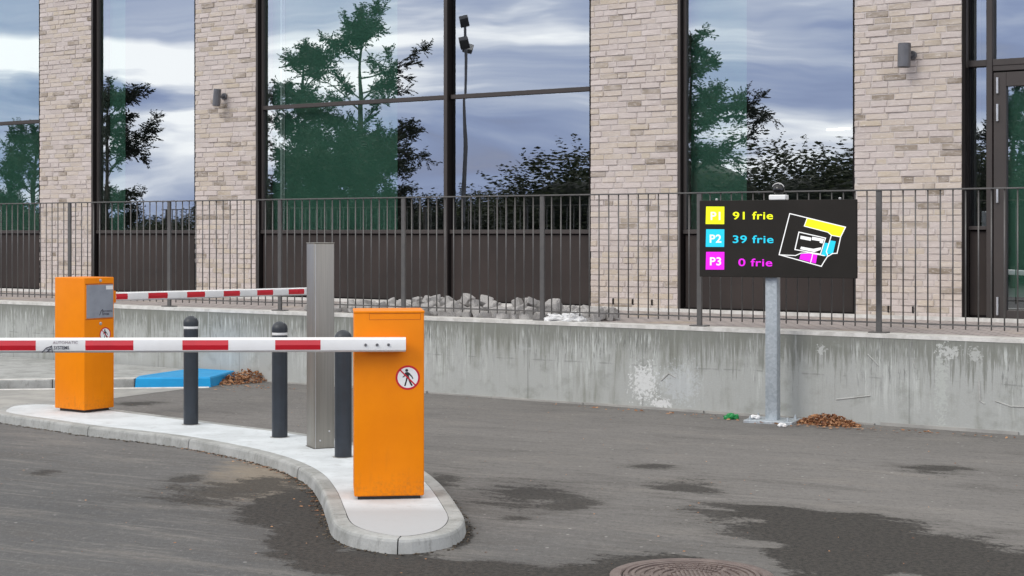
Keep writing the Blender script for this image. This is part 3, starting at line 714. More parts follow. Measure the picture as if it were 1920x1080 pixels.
# ------------------------------------------------------------------ near barrier
A = math.radians(6.5)
fl = gp(664, 938, ZI); dN = fl.y                     # front left corner
nb_ = thing('barrier', fl, A, 'near barrier: orange cabinet at the island tip with a long red and white boom', 'barrier', 'car park boom barriers')
WN, DN = 0.382, 0.335
zt = zat(584.5, dN) - ZI
c_ = MB(); c_.bbox(0, WN, 0, DN, 0.018, zt, 0.009, 3); autosmooth(build('cabinet', c_, M['orange'], nb_), 40)
c_ = MB(); c_.box(0.02, WN - 0.02, 0.02, DN - 0.02, -0.01, 0.02); build('plinth', c_, M['black'], nb_)
c_ = MB(); c_.bbox(-0.003, WN + 0.003, -0.003, DN + 0.003, zt - 0.010, zt + 0.004, 0.005, 2); lid = build('lid', c_, M['orange'], nb_)
kx = dN / F
x0, x1 = (692 - 664) * kx, (789 - 664) * kx; z0, z1 = zat(600, dN) - ZI, zat(588, dN) - ZI
c_ = MB()
for q in ((x0, x1, z0, z0 + 0.002), (x0, x1, z1 - 0.002, z1), (x0, x0 + 0.002, z0 + 0.0021, z1 - 0.0021), (x1 - 0.002, x1, z0 + 0.0021, z1 - 0.0021)): c_.box(q[0], q[1], -0.0008, 0.002, q[2], q[3])
hp = build('top_hatch', c_, M['orange_seam'], nb_)
zb = E - (646.5 - HZ) * (dN - 0.06) / F - ZI
def lx(px): # local x along the boom for an image column (boom lies about .07 m in front of the face)
    v = Vector(((px - 960) / F, 1, 0)); a = Vector((math.cos(A), math.sin(A), 0)); o_ = Vector((fl.x, fl.y, 0)) + Vector((math.sin(A), -math.cos(A), 0)) * 0.09
    # solve o + a*s = k*v
    det = a.x * (-v.y) - (-v.x) * a.y
    return ((-o_.x) * (-v.y) - (-v.x) * (-o_.y)) / det
reds = [(lx(a), lx(b_)) for a, b_ in ((-290, -201), (-112, -24), (-24, 67), (160, 250), (342, 428), (516, 601))]
reds = [reds[0], (lx(-112), lx(-30)), (lx(-20), lx(67))] + reds[3:]
reds = [(lx(-385), lx(-297)), (lx(-205), lx(-117)), (lx(-22), lx(67))] + [(lx(a), lx(b_)) for a, b_ in ((160, 250), (342, 428), (516, 601))]
bo, zc = boom(nb_, lx(-480), lx(761), zb + 0.020, zb, -0.055, 0.0795, reds)
c_ = MB(); c_.bbox((686 - 664) * kx, (751 - 664) * kx, -0.034, 0.0, zb - 0.047, zb + 0.030, 0.004, 2); build('boom_bracket', c_, M['orange'], nb_)
for px in (685.5, 707, 728.5):
    c_ = MB(); c_.lathe([(0.0085, 0), (0.0085, 0.004), (0.006, 0.007)], 6, (lx(px), -0.091, zb + 0.001), Matrix.Rotation(math.radians(90), 4, 'X')); build('bolt', c_, M['lamp'], bo)
# maker's mark on the boom
tx = MB(); h = 8 * kx
yy = -0.0935
zq = zc(lx(110))
s0 = lx(78); 
tx2 = MB()
text(tx2, 'AUTOMATIC', lx(99), zq + 0.008, 0.0165, yy + 0.0013, yy + 0.004, (lx(149) - lx(99)) / 0.145, 0.0)
build('lettering', tx2, M['grey_print'], bo)
text(tx, 'SYSTEMS', lx(101), zq - 0.020, 0.0185, yy + 0.001, yy + 0.004, (lx(134) - lx(101)) / 0.118, 0.01)
for pts, w_ in (([(79, 656), (87, 648), (96, 645)], 0.004), ([(87, 656), (93, 650), (97, 644)], 0.002), ([(97, 644), (98, 656)], 0.003), ([(88, 650.5), (95, 650.5), (89, 655), (94, 655.5)], 0.0025)):
    tx.line([(lx(a), E - ZI - (b_ - HZ) * (dN - 0.1) / F) for a, b_ in pts], w_, yy, yy + 0.006)
build('lettering', tx, M['dark_print'], bo)
pictogram(nb_, (764.5 - 664) * kx, zat(709, dN) - ZI, 0.067, 0)

# ------------------------------------------------------------------ far barrier
A2 = math.radians(55)
fc = gp(158, 775, ZI); dF = fc.y
fb = thing('barrier', fc, A2, 'far barrier: orange cabinet with grey front plate and short boom', 'barrier', 'car park boom barriers')
WF, DF = 0.31, 0.365
zt = zat(521, dF) - ZI
c_ = MB(); c_.bbox(0, WF, 0, DF, 0.022, zt, 0.007, 3); autosmooth(build('cabinet', c_, M['orange'], fb), 40)
c_ = MB(); c_.box(0.03, WF - 0.03, 0.03, DF - 0.03, -0.01, 0.024); build('plinth', c_, M['black'], fb)
def fx_(px): return (px - 158) / 56.0 * WF
def fz(py): return zat(py, dF + 0.1) - ZI
for q0, q1 in ((533.5, 531.5), (599, 597.5)):
    c_ = MB(); c_.box(fx_(160), fx_(211), -0.0015, 0.001, fz(q0), fz(q1)); build('door_seam', c_, M['orange_seam'], fb)
c_ = MB(); c_.bbox(fx_(162), fx_(212), -0.004, 0.002, fz(596.5), fz(534), 0.002, 1); gp_ = build('front_plate', c_, M['grey_panel'], fb)
c_ = MB(); c_.box(fx_(198), fx_(211), -0.005, -0.0041, fz(543.5), fz(536)); build('label_sticker', c_, M['white'], gp_)
c_ = MB(); text(c_, 'AUTOMATIC', fx_(192), fz(586), 0.016, -0.0052, -0.0035, 0.75, 0.0); text(c_, 'SYSTEMS', fx_(192), fz(591.5), 0.016, -0.0052, -0.0035, 0.75, 0.01)
c_.line([(fx_(186), fz(591)), (fx_(189), fz(583)), (fx_(191.5), fz(581)), (fx_(192), fz(591))], 0.006, -0.0052, -0.0035)
build('lettering', c_, M['dark_print'], gp_)
for py in (526, 607):
    c_ = MB(); c_.lathe([(0.013, 0), (0.013, 0.004), (0.008, 0.006)], 16, (fx_(188), 0, fz(py)), Matrix.Rotation(math.radians(90), 4, 'X')); build('lock', c_, M['silver'], fb)
pictogram(fb, fx_(197), fz(628), 0.058, 0)
# boom: leaves the hidden rear face, along local +x
def lx2(px):
    a = Vector((math.cos(A2), math.sin(A2), 0)); o_ = Vector((fc.x, fc.y, 0)) + Vector((-math.sin(A2), math.cos(A2), 0)) * 0.10
    v = Vector(((px - 960) / F, 1, 0)); det = a.x * (-v.y) - (-v.x) * a.y
    return ((-o_.x) * (-v.y) - (-v.x) * (-o_.y)) / det
def dep2(px): return fc.y + math.sin(A2) * lx2(px) + math.cos(A2) * 0.10
z216 = zat(556.3, dep2(216)) - ZI; z575 = zat(546.3, dep2(575)) - ZI
sl_ = (z575 - z216) / (lx2(575) - lx2(216))
xa, xb = WF - 0.002, lx2(598)
bo, zc = boom(fb, xa, xb, z216 + sl_ * (xa - lx2(216)), z216 + sl_ * (xb - lx2(216)), 0.13, 0.073,
              [(lx2(a), lx2(b_)) for a, b_ in ((217.5, 239), (277.8, 314), (350.5, 384), (419, 449.5), (482, 511.7), (541, 570))])
c_ = MB(); c_.bbox(WF, WF + 0.10, 0.09, 0.17, z216 - 0.05, z216 + 0.05, 0.004, 2); build('boom_bracket', c_, M['orange'], fb)

# ------------------------------------------------------------------ parking sign
A3 = math.radians(-26)
pb = gp(1449, 791); pb.x = (1449 - 960) / F * pb.y; dS = pb.y
sg_ = thing('parking_sign', pb, A3, 'black parking guidance display showing free spaces on a galvanised post before the wall', 'sign')
PW = 0.098
kS = dS / F
zbT, zbB = zat(375.5, dS), zat(519.5, dS)
p_ = MB(); p_.bbox(-PW / 2, PW / 2, -PW / 2, PW / 2, 0.01, zbT - 0.03, 0.006, 2); autosmooth(build('post', p_, M['galv'], sg_))
p_ = MB(); p_.bbox(-0.20, 0.20, -0.15, 0.15, -0.01, 0.022, 0.004, 1); bpz = build('base_plate', p_, M['galv'], sg_)
for a in (-1, 1):
    for c2 in (-1, 1):
        p_ = MB(); p_.lathe([(0.014, 0.02), (0.014, 0.036), (0.007, 0.038), (0.007, 0.055)], 6, (a * 0.155, c2 * 0.11, 0)); build('anchor_bolt', p_, M['galv'], bpz)
yb = -PW / 2 - 0.055                                    # board front face
def bsx(px): # local x on the board plane for an image column
    a = Vector((math.cos(A3), math.sin(A3), 0)); o_ = Vector((pb.x, pb.y, 0)) + Vector((math.sin(A3), -math.cos(A3), 0)) * (-yb)
    v = Vector(((px - 960) / F, 1, 0)); det = a.x * (-v.y) - (-v.x) * a.y
    return ((-o_.x) * (-v.y) - (-v.x) * (-o_.y)) / det
BX0, BX1 = bsx(1311.5), bsx(1605.5)
p_ = MB(); p_.bbox(BX0, BX1, yb, yb + 0.045, zbB, zbT, 0.003, 1); bd = build('display_board', p_, M['board'], sg_)
def bu(u): # zoom crop coordinates -> local x / z on the board
    return BX0 + (u - 62) / (1652 - 62) * (BX1 - BX0)
def bv(v): return zbT - (v - 195) / (970 - 195) * (zbT - zbB)
def BV(u, v): # crop row depends a little on the column (perspective)
    k = (u - 62) / 1590.0; top = 207 + (182 - 207) * k; bot = 965 + (977 - 965) * k
    return zbT - (v - top) / (bot - top) * (zbT - zbB)
def BP(pts): return [(bu(a), BV(a, b_)) for a, b_ in pts]
y1_ = yb - 0.0003
def flat(name, pts, mat, lift=0.001, par=None):
    q = MB(); q.prism(BP(pts), yb - lift, yb + 0.001); return build(name, q, mat, par or bd)
for (nm, mt, y0_, y2_, tt, num, rx_) in (('yellow', 'yellow_e', 265, 440, 'P1', '91 frie', 825), ('cyan', 'cyan_e', 492, 668, 'P2', '39 frie', 830), ('magenta', 'magenta_e', 718, 895, 'P3', '0 frie', 818)):
    sq = flat('zone_square', [(133, y0_), (324, y0_), (322, y2_), (128, y2_)], M[mt])
    q = MB(); ym = (y0_ + y2_) / 2; hh = (BV(230, ym - 41) - BV(230, ym + 41))
    k_ = (bu(303) - bu(155)) / hh / 1.35
    text(q, tt, bu(232), BV(232, ym + 44), hh, yb - 0.002, yb - 0.0008, 1.12, 0.018, 'CENTER')
    build('lettering', q, M['white_e'], sq)
    q = MB(); x_l = 412 if num[0] != '0' else 470
    base = {'P1': 389, 'P2': 626, 'P3': 858}[tt]
    hh = BV(600, base - 78) - BV(600, base)
    # measure the natural width first, then scale to the photographed one
    q0 = MB(); text(q0, num, 0, 0, hh, 0, 0.001, 1.0, 0.012); wn = max(v[0] for v in q0.v) - min(v[0] for v in q0.v)
    text(q, num, bu(x_l), BV(600, base), hh, yb - 0.0012, yb + 0.0005, (bu(rx_) - bu(x_l)) / wn, 0.012)
    build('lettering', q, M[mt], bd)
mpn = bd
flat('map_zone', [(1172, 375), (1545, 465), (1500, 562), (1410, 545), (1375, 515), (1140, 455)], M['yellow_e'])
flat('map_zone', [(1345, 620), (1380, 625), (1365, 755), (1308, 748)], M['cyan_e'])
flat('map_zone', [(1400, 597), (1452, 605), (1425, 725), (1375, 735), (1362, 710)], M['cyan_e'])
flat('map_zone', [(1105, 735), (1190, 722), (1270, 740), (1255, 828), (1092, 785)], M['magenta_e'])
for pts in ([(1105, 550), (1210, 570), (1205, 602), (1100, 582)], [(1220, 560), (1337, 582), (1322, 628), (1293, 620), (1295, 604), (1215, 592)], [(1108, 660), (1230, 682), (1310, 666), (1302, 692), (1240, 714), (1100, 686)]):
    flat('map_block', pts, M['white_e'])
q = MB(); lw = 9 / 1590 * (BX1 - BX0)
q.line(BP([(995, 330), (1548, 462), (1500, 562), (1465, 725), (1420, 728), (1370, 760), (1340, 805), (1310, 857), (888, 742)]), lw, yb - 0.0022, yb - 0.0005, True)
q.line(BP([(1168, 378), (1140, 455), (1375, 515), (1410, 545), (1498, 562)]), lw * 0.8, yb - 0.0030, yb - 0.0011)
q.line(BP([(1410, 545), (1360, 710), (1375, 748)]), lw * 0.9, yb - 0.0040, yb - 0.0012)
q.line(BP([(1088, 515), (1352, 573), (1302, 735), (1048, 690)]), lw, yb - 0.0050, yb - 0.0005, True)
q.line(BP([(892, 744), (1055, 750), (1110, 725), (1190, 722), (1300, 742), (1340, 750)]), lw * 0.9, yb - 0.0060, yb - 0.0012)
q.line(BP([(1226, 735), (1205, 820)]), lw * 0.7, yb - 0.0062, yb - 0.0012)
build('map_outline', q, M['white_e'], bd)
for u_ in (235, 1487):
    q = MB(); q.lathe([(0.010, 0), (0.012, 0.01), (0.008, 0.016)], 14, (bu(u_), yb + 0.02, zbT)); build('clamp_bolt', q, M['silver'], bd)
# camera dome on top
xd = bsx(1457); zd = zbT
q = MB(); q.bbox(xd - 0.070, xd + 0.068, yb + 0.0, yb + 0.10, zd, zd + 0.042, 0.008, 2); dm = build('sensor_housing', q, M['white'], sg_)
q = MB(); q.lathe([(0.032, -0.036), (0.043, -0.02), (0.047, 0.0), (0.043, 0.02), (0.033, 0.033), (0.018, 0.044), (0.004, 0.047)], 28, (xd, yb + 0.045, zd + 0.083)); autosmooth(build('dome', q, pm('dome_gloss', (0.006, 0.006, 0.006), None, 0.15, 0, 5, 10, 0), dm), 60)
arc = [(xd + 0.052 * math.cos(a), yb + 0.03, zd + 0.083 + 0.052 * math.sin(a)) for a in [math.radians(v) for v in range(25, 160, 9)]]
q = MB(); q.tube(arc, 0.0045, 6); build('dome_hood', q, M['silver'], dm)

# ------------------------------------------------------------------ railing on the wall
rl = thing('railing', WP(0, N_RAIL, ZP), rot, 'long grey steel railing of thin upright bars along the retaining wall', 'railing')
sp0 = sx(1648, N_RAIL); step = (sx(1648, N_RAIL) - sx(1017, N_RAIL)) / 2
HR = zpl(1648, 356.5, N_RAIL) - ZP; HB = zpl(1648, 604.5, N_RAIL) - ZP
posts = [sp0 + step * k for k in range(-8, 3)]
pm_ = MB(); pm_.bbox(-0.022, 0.022, -0.012, 0.012, 0.0, HR - 0.005, 0.002, 1)
pb_ = MB(); pb_.bbox(-0.075, 0.075, -0.05, 0.05, 0.0, 0.010, 0.002, 1)
bm2 = MB(); bm2.tube([(0, 0, HB - 0.035), (0, 0, HR - 0.006)], 0.0060, 8)
post0 = bar0 = None
for i, s in enumerate(posts):
    if post0 is None:
        po = build('post', pm_, M['rail'], rl, loc=(s, 0, 0.004)); fo = build('foot_plate', pb_, M['rail'], po); post0 = po
    else:
        po = post0.copy(); C.objects.link(po); po.parent = rl; po.location = (s, 0, 0.004)
        fo2 = fo.copy(); C.objects.link(fo2); fo2.parent = po
for i in range(len(posts) - 1):
    a, b_ = posts[i], posts[i + 1]
    pn = MB(); pn.box(a + 0.0225, b_ - 0.0225, -0.006, 0.006, HB - 0.006, HB + 0.006)
    pl_ = build('panel', pn, M['rail'], rl)
    if i == len(posts) - 2 or i < 2: pass
    for k in range(1, 16):
        x = a + (b_ - a) * k / 16
        if bar0 is None: bar0 = build('bar', bm2, M['rail'], pl_, True, loc=(x, 0, 0))
        else:
            o = bar0.copy(); C.objects.link(o); o.parent = pl_; o.location = (x, 0, 0)
tr = MB(); tr.bbox(posts[0] - 0.1, posts[-1] + 0.1, -0.02, 0.02, HR - 0.006, HR + 0.006, 0.002, 1); build('top_rail', tr, M['rail'], rl)

# ------------------------------------------------------------------ building
s_org = 0
bl_ = thing('building', WP(0, N_BLD, ZP), rot, 'pale brick building with tall dark framed windows behind the railing', 'building')
HW = 5.9                        # window head above the terrace
pe = [(78, 168), (370, 476), (1113, 1265), (1608, 1797)]
ps = [(sx(a, N_BLD), sx(b_, N_BLD)) for a, b_ in pe]
PWD = 1.045; mod = 3.05
ps = [((a + b_) / 2 - PWD / 2, (a + b_) / 2 + PWD / 2) for a, b_ in ps]
print('piers', [round(v, 3) for p in ps for v in p])
left_piers = [(ps[0][0] - mod * k, ps[0][1] - mod * k) for k in (1, 2)]
DOOR_W = 3.1
right_piers = [(ps[3][1] + DOOR_W, ps[3][1] + DOOR_W + 1.5)]
allp = left_piers[::-1] + ps + right_piers
random.seed(21)
CH = 0.0605
for (a, b_) in allp:
    core = MB(); core.box(a + 0.004, b_ - 0.004, 0.003, 0.55, -0.2, HW)
    pr = build('brick_pier', core, M['mortar'], bl_)
    bk = MB(); z = 0.0; row = 0
    while z < HW - CH:
        x = a - (0.0 if row % 2 == 0 else 0.115) - random.choice([0, 0.06, 0, 0.03])
        while x < b_ - 0.005:
            L = random.choice([0.228, 0.228, 0.228, 0.108, 0.17])
            x0 = max(x, a); x1 = min(x + L, b_)
            if b_ - x1 < 0.05: x1 = b_
            if x1 - x0 > 0.03:
                r = random.random()
                bk.cur = r * 0.72 if r < 0.80 else (random.uniform(0.6, 0.85) if r < 0.93 else random.uniform(0.85, 1.0))
                pd = random.choice([0.0, 0.001, 0.002, 0.003, 0.005, 0.008]) + random.uniform(0, 0.002)
                j = 0.0032
                e0 = 0.0 if x0 == a else j; e1 = 0.0 if x1 == b_ else j
                zz0 = z + j * random.uniform(0.6, 1.4); zz1 = z + CH - j * random.uniform(0.6, 1.4)
                t0, t1 = random.uniform(-0.004, 0.003), random.uniform(-0.004, 0.003)
                xa0, xa1 = x0 + e0, x1 - e1
                # bevelled rough face: 8 front verts
                g_ = 0.006
                fr_ = [(xa0 + g_, -pd + t0, zz0 + g_ * .7), (xa1 - g_, -pd + t1, zz0 + g_ * .7), (xa1 - g_, -pd + t1 * .4, zz1 - g_ * .5), (xa0 + g_, -pd - t0 * .5, zz1 - g_ * .5)]
                bk_ = [(xa0, 0.004, zz0), (xa1, 0.004, zz0), (xa1, 0.004, zz1), (xa0, 0.004, zz1)]
                bk.add(fr_ + bk_, [(0, 1, 2, 3), (0, 4, 5, 1), (1, 5, 6, 2), (2, 6, 7, 3), (3, 7, 4, 0)])
                if x1 == b_ or x0 == a:
                    xs_ = x1 if x1 == b_ else x0
                    sgn = 1 if x1 == b_ else -1
                    bk.add([(xs_, 0.004, zz0), (xs_, 0.2, zz0), (xs_, 0.2, zz1), (xs_, 0.004, zz1)], [(0, 1, 2, 3)])
            x = x + L if x1 != b_ else b_
        z += CH; row += 1
    build('brickwork', bk, M['brick'], pr, attr=True)
RC = 0.085; FT = 0.045
zS0 = zpl(1500, 438.5, N_BLD + RC) - ZP; zS1 = zpl(1500, 430.0, N_BLD + RC) - ZP
zTr = zpl(1113, 167, N_BLD + 0.12) - ZP
NG = N_BLD + RC
def pane(win, x0, x1, z0, z1, y=RC, tilt=0.0):
    q = MB(); w_ = x1 - x0; tl = tilt * w_
    q.add([(x0, y - tl, z0), (x1, y + tl, z0), (x1, y + tl, z1), (x0, y - tl, z1)], [(0, 1, 2, 3)])
    q.raw = True
    return build('pane', q, M['glass'], win)
def bar(q, x0, x1, z0, z1, y0=RC - 0.03, y1=RC + 0.04): q.bbox(x0, x1, y0, y1, z0, z1, 0.003, 1)
def window(a, b_, trans, mull=(), greens=(), tiltseed=0):
    wn = MB(); wn.box(a, a + 0.032, -0.002, RC + 0.04, 0.02, HW); wn.box(b_ - 0.014, b_, -0.002, RC + 0.04, 0.02, HW)
    wn.box(a + 0.032, b_ - 0.014, 0.02, RC + 0.04, HW - 0.03, HW)
    win = build('window', wn, M['liner'], bl_)
    q = MB(); bar(q, a + 0.032, a + 0.032 + FT * 0.6, zS1, HW - 0.03); bar(q, b_ - 0.014 - FT * 0.5, b_ - 0.014, zS1, HW - 0.03)
    bar(q, a + 0.033, b_ - 0.015, zS0, zS1, RC - 0.042, RC + 0.04); bar(q, a + 0.06, b_ - 0.04, HW - 0.08, HW - 0.031, RC - 0.034, RC + 0.04)
    for m_ in mull:
        q.bbox(m_ - 0.042, m_ + 0.006, 0.01, RC + 0.04, 0.0, HW - 0.031, 0.003, 1); q2 = MB(); q2.box(m_ + 0.0065, m_ + 0.020, 0.014, RC + 0.04, 0.001, HW - 0.032); build('mullion_shade_side', q2, M['liner'], win)  # right flank of the mullion: its shade is put into the colour
    edges = [a + 0.032 + FT * 0.6] + [v for m_ in mull for v in (m_ - 0.028, m_ + 0.028)] + [b_ - 0.014 - FT * 0.5]
    if trans:
        for k in range(0, len(edges), 2): bar(q, edges[k] + 0.001, edges[k + 1] - 0.001, zTr - 0.024, zTr + 0.024, RC - 0.034, RC + 0.04)
    q.box(a, a + 0.030, -0.006, -0.0022, 0.02, HW)
    build('frame', q, M['frame'], win)
    random.seed(tiltseed)
    for k in range(0, len(edges), 2):
        zz = [(zS1, HW - 0.08)] if not trans else [(zS1, zTr - 0.024), (zTr + 0.024, HW - 0.08)]
        for z0, z1 in zz: pane(win, edges[k], edges[k + 1], z0, z1, RC, random.uniform(-0.0011, 0.0011))
    q = MB()
    for k in range(0, len(edges), 2):
        q.box(edges[k] - 0.01, edges[k + 1] + 0.01, RC - 0.01, RC + 0.03, 0.045, zS0 - 0.012)
    build('spandrel_panel', q, M['panel'], win)
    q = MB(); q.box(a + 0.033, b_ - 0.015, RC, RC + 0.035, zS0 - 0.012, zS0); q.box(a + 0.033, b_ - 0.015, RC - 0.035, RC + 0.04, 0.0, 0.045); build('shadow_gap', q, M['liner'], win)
    for (g0, g1) in greens:
        q = MB(); q.box(g0, g1, 0.24, 0.245, zS1 - 0.05, HW - 0.05); build('blind', q, M['green_blind'], win)
    return win
gx = lambda px: sx(px, N_BLD + 0.24)
window(left_piers[1][1], left_piers[0][0], True, tiltseed=1)
window(left_piers[0][1], ps[0][0], True, greens=[(gx(-80), gx(74))], tiltseed=2)
window(ps[0][1], ps[1][0], False, greens=[(gx(206), gx(235))], tiltseed=3)
wd = window(ps[1][1], ps[2][0], True, mull=[sx(846, N_BLD + 0.1)], greens=[(gx(511), gx(745))], tiltseed=4)
q = MB(); q.box(gx(527), gx(531), 0.225, 0.23, zS1, HW - 0.05); q.box(gx(533), gx(535), 0.225, 0.23, zS1, HW - 0.05); build('inner_glass_glint', q, M['white_glint'], wd)  # pale strips painted in for reflections of the inner glass
wd = window(ps[2][1], ps[3][0], False, greens=[(gx(1296), gx(1400))], tiltseed=7)
q = MB(); q.box(gx(1548), gx(1568), 0.26, 0.262, zpl(1560, 241, N_BLD) - ZP, zpl(1560, 238, N_BLD) - ZP); q.box(gx(1570), gx(1592), 0.26, 0.262, zpl(1580, 240, N_BLD) - ZP, zpl(1580, 236.5, N_BLD) - ZP)
build('ceiling_light', q, emis('ceiling_light', (1, 1, 1), 3.0), wd)

# entrance bay
a, b_ = ps[3][1], right_piers[0][0]
dn = sx  # columns measured on the frame plane
ND = N_BLD + 0.12
wn = MB(); wn.box(a, a + 0.03, -0.002, 0.24, 0.02, HW); wn.box(b_ - 0.02, b_, -0.002, 0.24, 0.02, HW); wn.box(a + .03, b_ - .02, 0.02, 0.24, HW - 0.03, HW)
ent = build('entrance_frame', wn, M['liner'], bl_)
m1, m2 = sx(1851, ND), sx(1862, ND)
dl, dr = m2 + 0.012, m2 + 0.012 + 1.16
zt0, zt1 = zpl(1855, 124, ND) - ZP, zpl(1855, 112, ND) - ZP
q = MB(); q.bbox(a + 0.03, sx(1811, ND), 0.08, 0.2, 0.0, HW - 0.03, 0.003, 1); q.bbox(m1, m2, 0.09, 0.2, 0.0, HW - 0.03, 0.003, 1)
q.bbox(sx(1811, ND) + 0.001, m1 - 0.001, 0.10, 0.2, zt0, zt1, 0.003, 1); q.bbox(m2 + 0.001, b_ - 0.12, 0.10, 0.2, zt0, zt1, 0.003, 1)
q.bbox(b_ - 0.119, b_ - 0.021, 0.09, 0.2, 0.0, HW - 0.03, 0.003, 1)
zp0, zp1 = zpl(1830, 431, ND) - ZP, zpl(1830, 424, ND) - ZP
q.bbox(sx(1811, ND) + 0.001, m1 - 0.001, 0.10, 0.2, zp0, zp1, 0.003, 1); q.bbox(m2 + 0.001, b_ - 0.12, 0.105, 0.2, zt0 - 0.05, zt0 - 0.0015, 0.003, 1)
q.bbox(dr + 0.012, dr + 0.07, 0.095, 0.2, 0.0, zt0 - 0.0515, 0.003, 1)
q.bbox(a + 0.031, sx(1806.5, N_BLD + 0.03), 0.015, 0.079, zpl(1803, 126, N_BLD) - ZP, HW - 0.03, 0.003, 1)
build('frame', q, M['frame'], ent)
pane(ent, sx(1811, ND), m1, zp1, zt0, 0.16, 0.001); pane(ent, sx(1811, ND), m1, zt1, HW - 0.03, 0.16, -0.001); pane(ent, m2, b_ - 0.12, zt1, HW - 0.03, 0.16, 0.0005)
pane(ent, dr + 0.07, b_ - 0.12, 0.1, zt0 - 0.05, 0.16, 0.0)
q = MB(); q.box(sx(1811, ND), m1, 0.14, 0.18, 0.05, zp0 - 0.014); build('spandrel_panel', q, M['panel'], ent)
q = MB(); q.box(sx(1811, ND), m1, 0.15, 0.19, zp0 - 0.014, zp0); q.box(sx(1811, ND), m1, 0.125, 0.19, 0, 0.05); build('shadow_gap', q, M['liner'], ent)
zdt = zt0 - 0.065
q = MB(); st_ = 0.115
q.bbox(dl, dl + st_, 0.095, 0.165, 0.02, zdt, 0.003, 1); q.bbox(dr - st_, dr, 0.095, 0.165, 0.02, zdt, 0.003, 1)
q.bbox(dl + st_ + .0005, dr - st_ - .0005, 0.096, 0.164, zdt - 0.13, zdt, 0.003, 1); q.bbox(dl + st_ + .0005, dr - st_ - .0005, 0.096, 0.164, 0.02, 0.10, 0.003, 1)
door = build('door', q, M['frame'], bl_)
q = MB(); q.add([(dl + st_, 0.13, 0.10), (dr - st_, 0.13, 0.10), (dr - st_, 0.13, zdt - 0.13), (dl + st_, 0.13, zdt - 0.13)], [(0, 1, 2, 3)]); build('pane', q, M['glass'], door)
q = MB(); q.box(dl + st_ - 0.01, dr - st_, 0.18, 0.185, 0.22, zdt - 0.13); build('blind', q, M['green_blind'], door)
for (y0_, y2_) in ((175, 145), (227, 195), (380, 352), (591, 557)):
    q = MB(); x_ = sx(1869.5, N_BLD + 0.08); q.tube([(x_, 0.084, zpl(1869, y0_, N_BLD + .08) - ZP), (x_, 0.084, zpl(1869, y2_, N_BLD + .08) - ZP)], 0.011, 10); build('hinge', q, M['silver'], door)
q = MB(); q.tube([(dr - 0.06, 0.05, 0.9), (dr - 0.06, 0.05, 1.5)], 0.014, 10); q.tube([(dr - 0.06, 0.05, 0.95), (dr - 0.06, 0.1, 0.95)], 0.008, 8); q.tube([(dr - 0.06, 0.05, 1.45), (dr - 0.06, 0.1, 1.45)], 0.008, 8); build('handle', q, M['silver'], door)

# upper wall, roof edge, shell and rooms
sL, sR = allp[0][0] - 0.3, allp[-1][1]
q = MB(); q.box(sL, sR, -0.004, 0.5, HW, HW + 0.9); q.box(sL, sL + 0.3, 0, 8, -0.2, HW); q.box(sR, sR + 0.3, 0, 8, -0.2, HW + 0.9); q.box(sL, sR, 8, 8.3, -0.2, HW + 0.9)
mbk, t, b = newmat('brick_far'); oc = t.nodes.new('ShaderNodeTexCoord').outputs['Object']
mp_ = t.nodes.new('ShaderNodeMapping'); mp_.inputs['Rotation'].default_value = (math.radians(90), 0, 0); t.links.new(oc, mp_.inputs[0])
br = t.nodes.new('ShaderNodeTexBrick'); br.inputs['Scale'].default_value = 1; br.inputs['Brick Width'].default_value = 0.23; br.inputs['Row Height'].default_value = 0.0605; br.inputs['Mortar Size'].default_value = 0.006
br.inputs['Color1'].default_value = (0.58, 0.51, 0.48, 1); br.inputs['Color2'].default_value = (0.50, 0.42, 0.36, 1); br.inputs['Mortar'].default_value = (0.6, 0.56, 0.53, 1)
t.links.new(mp_.outputs[0], br.inputs['Vector']); t.links.new(br.outputs[0], b.inputs['Base Color']); b.inputs['Roughness'].default_value = 0.9
build('upper_wall', q, mbk, bl_)
q = MB(); q.box(sL - 0.05, sR + 0.35, -0.05, 8.35, HW + 0.9, HW + 1.0); build('roof', q, M['frame'], bl_)
q = MB(); q.box(sL + 0.3, sR, 3.9, 4.0, -0.1, HW); q.box(sL + 0.3, sR, 0.56, 3.9, -0.2, -0.02); q.box(sL + 0.3, sR, 0.56, 3.9, HW - 0.1, HW - 0.02); build('room', q, M['room'], bl_)
# pale plinth strip along the facade foot
q = MB(); q.box(sL, sR, -0.10, -0.014, -0.02, 0.032); build('plinth', q, M['coping'], bl_)
# weep slots low in the right piers
for px in (1150, 1187, 1223, 1666, 1712):
    q = MB(); x_ = sx(px, N_BLD); q.box(x_ - 0.006, x_ + 0.006, -0.0135, 0.002, 0.058, 0.118); build('weep_slot', q, M['liner'], bl_)

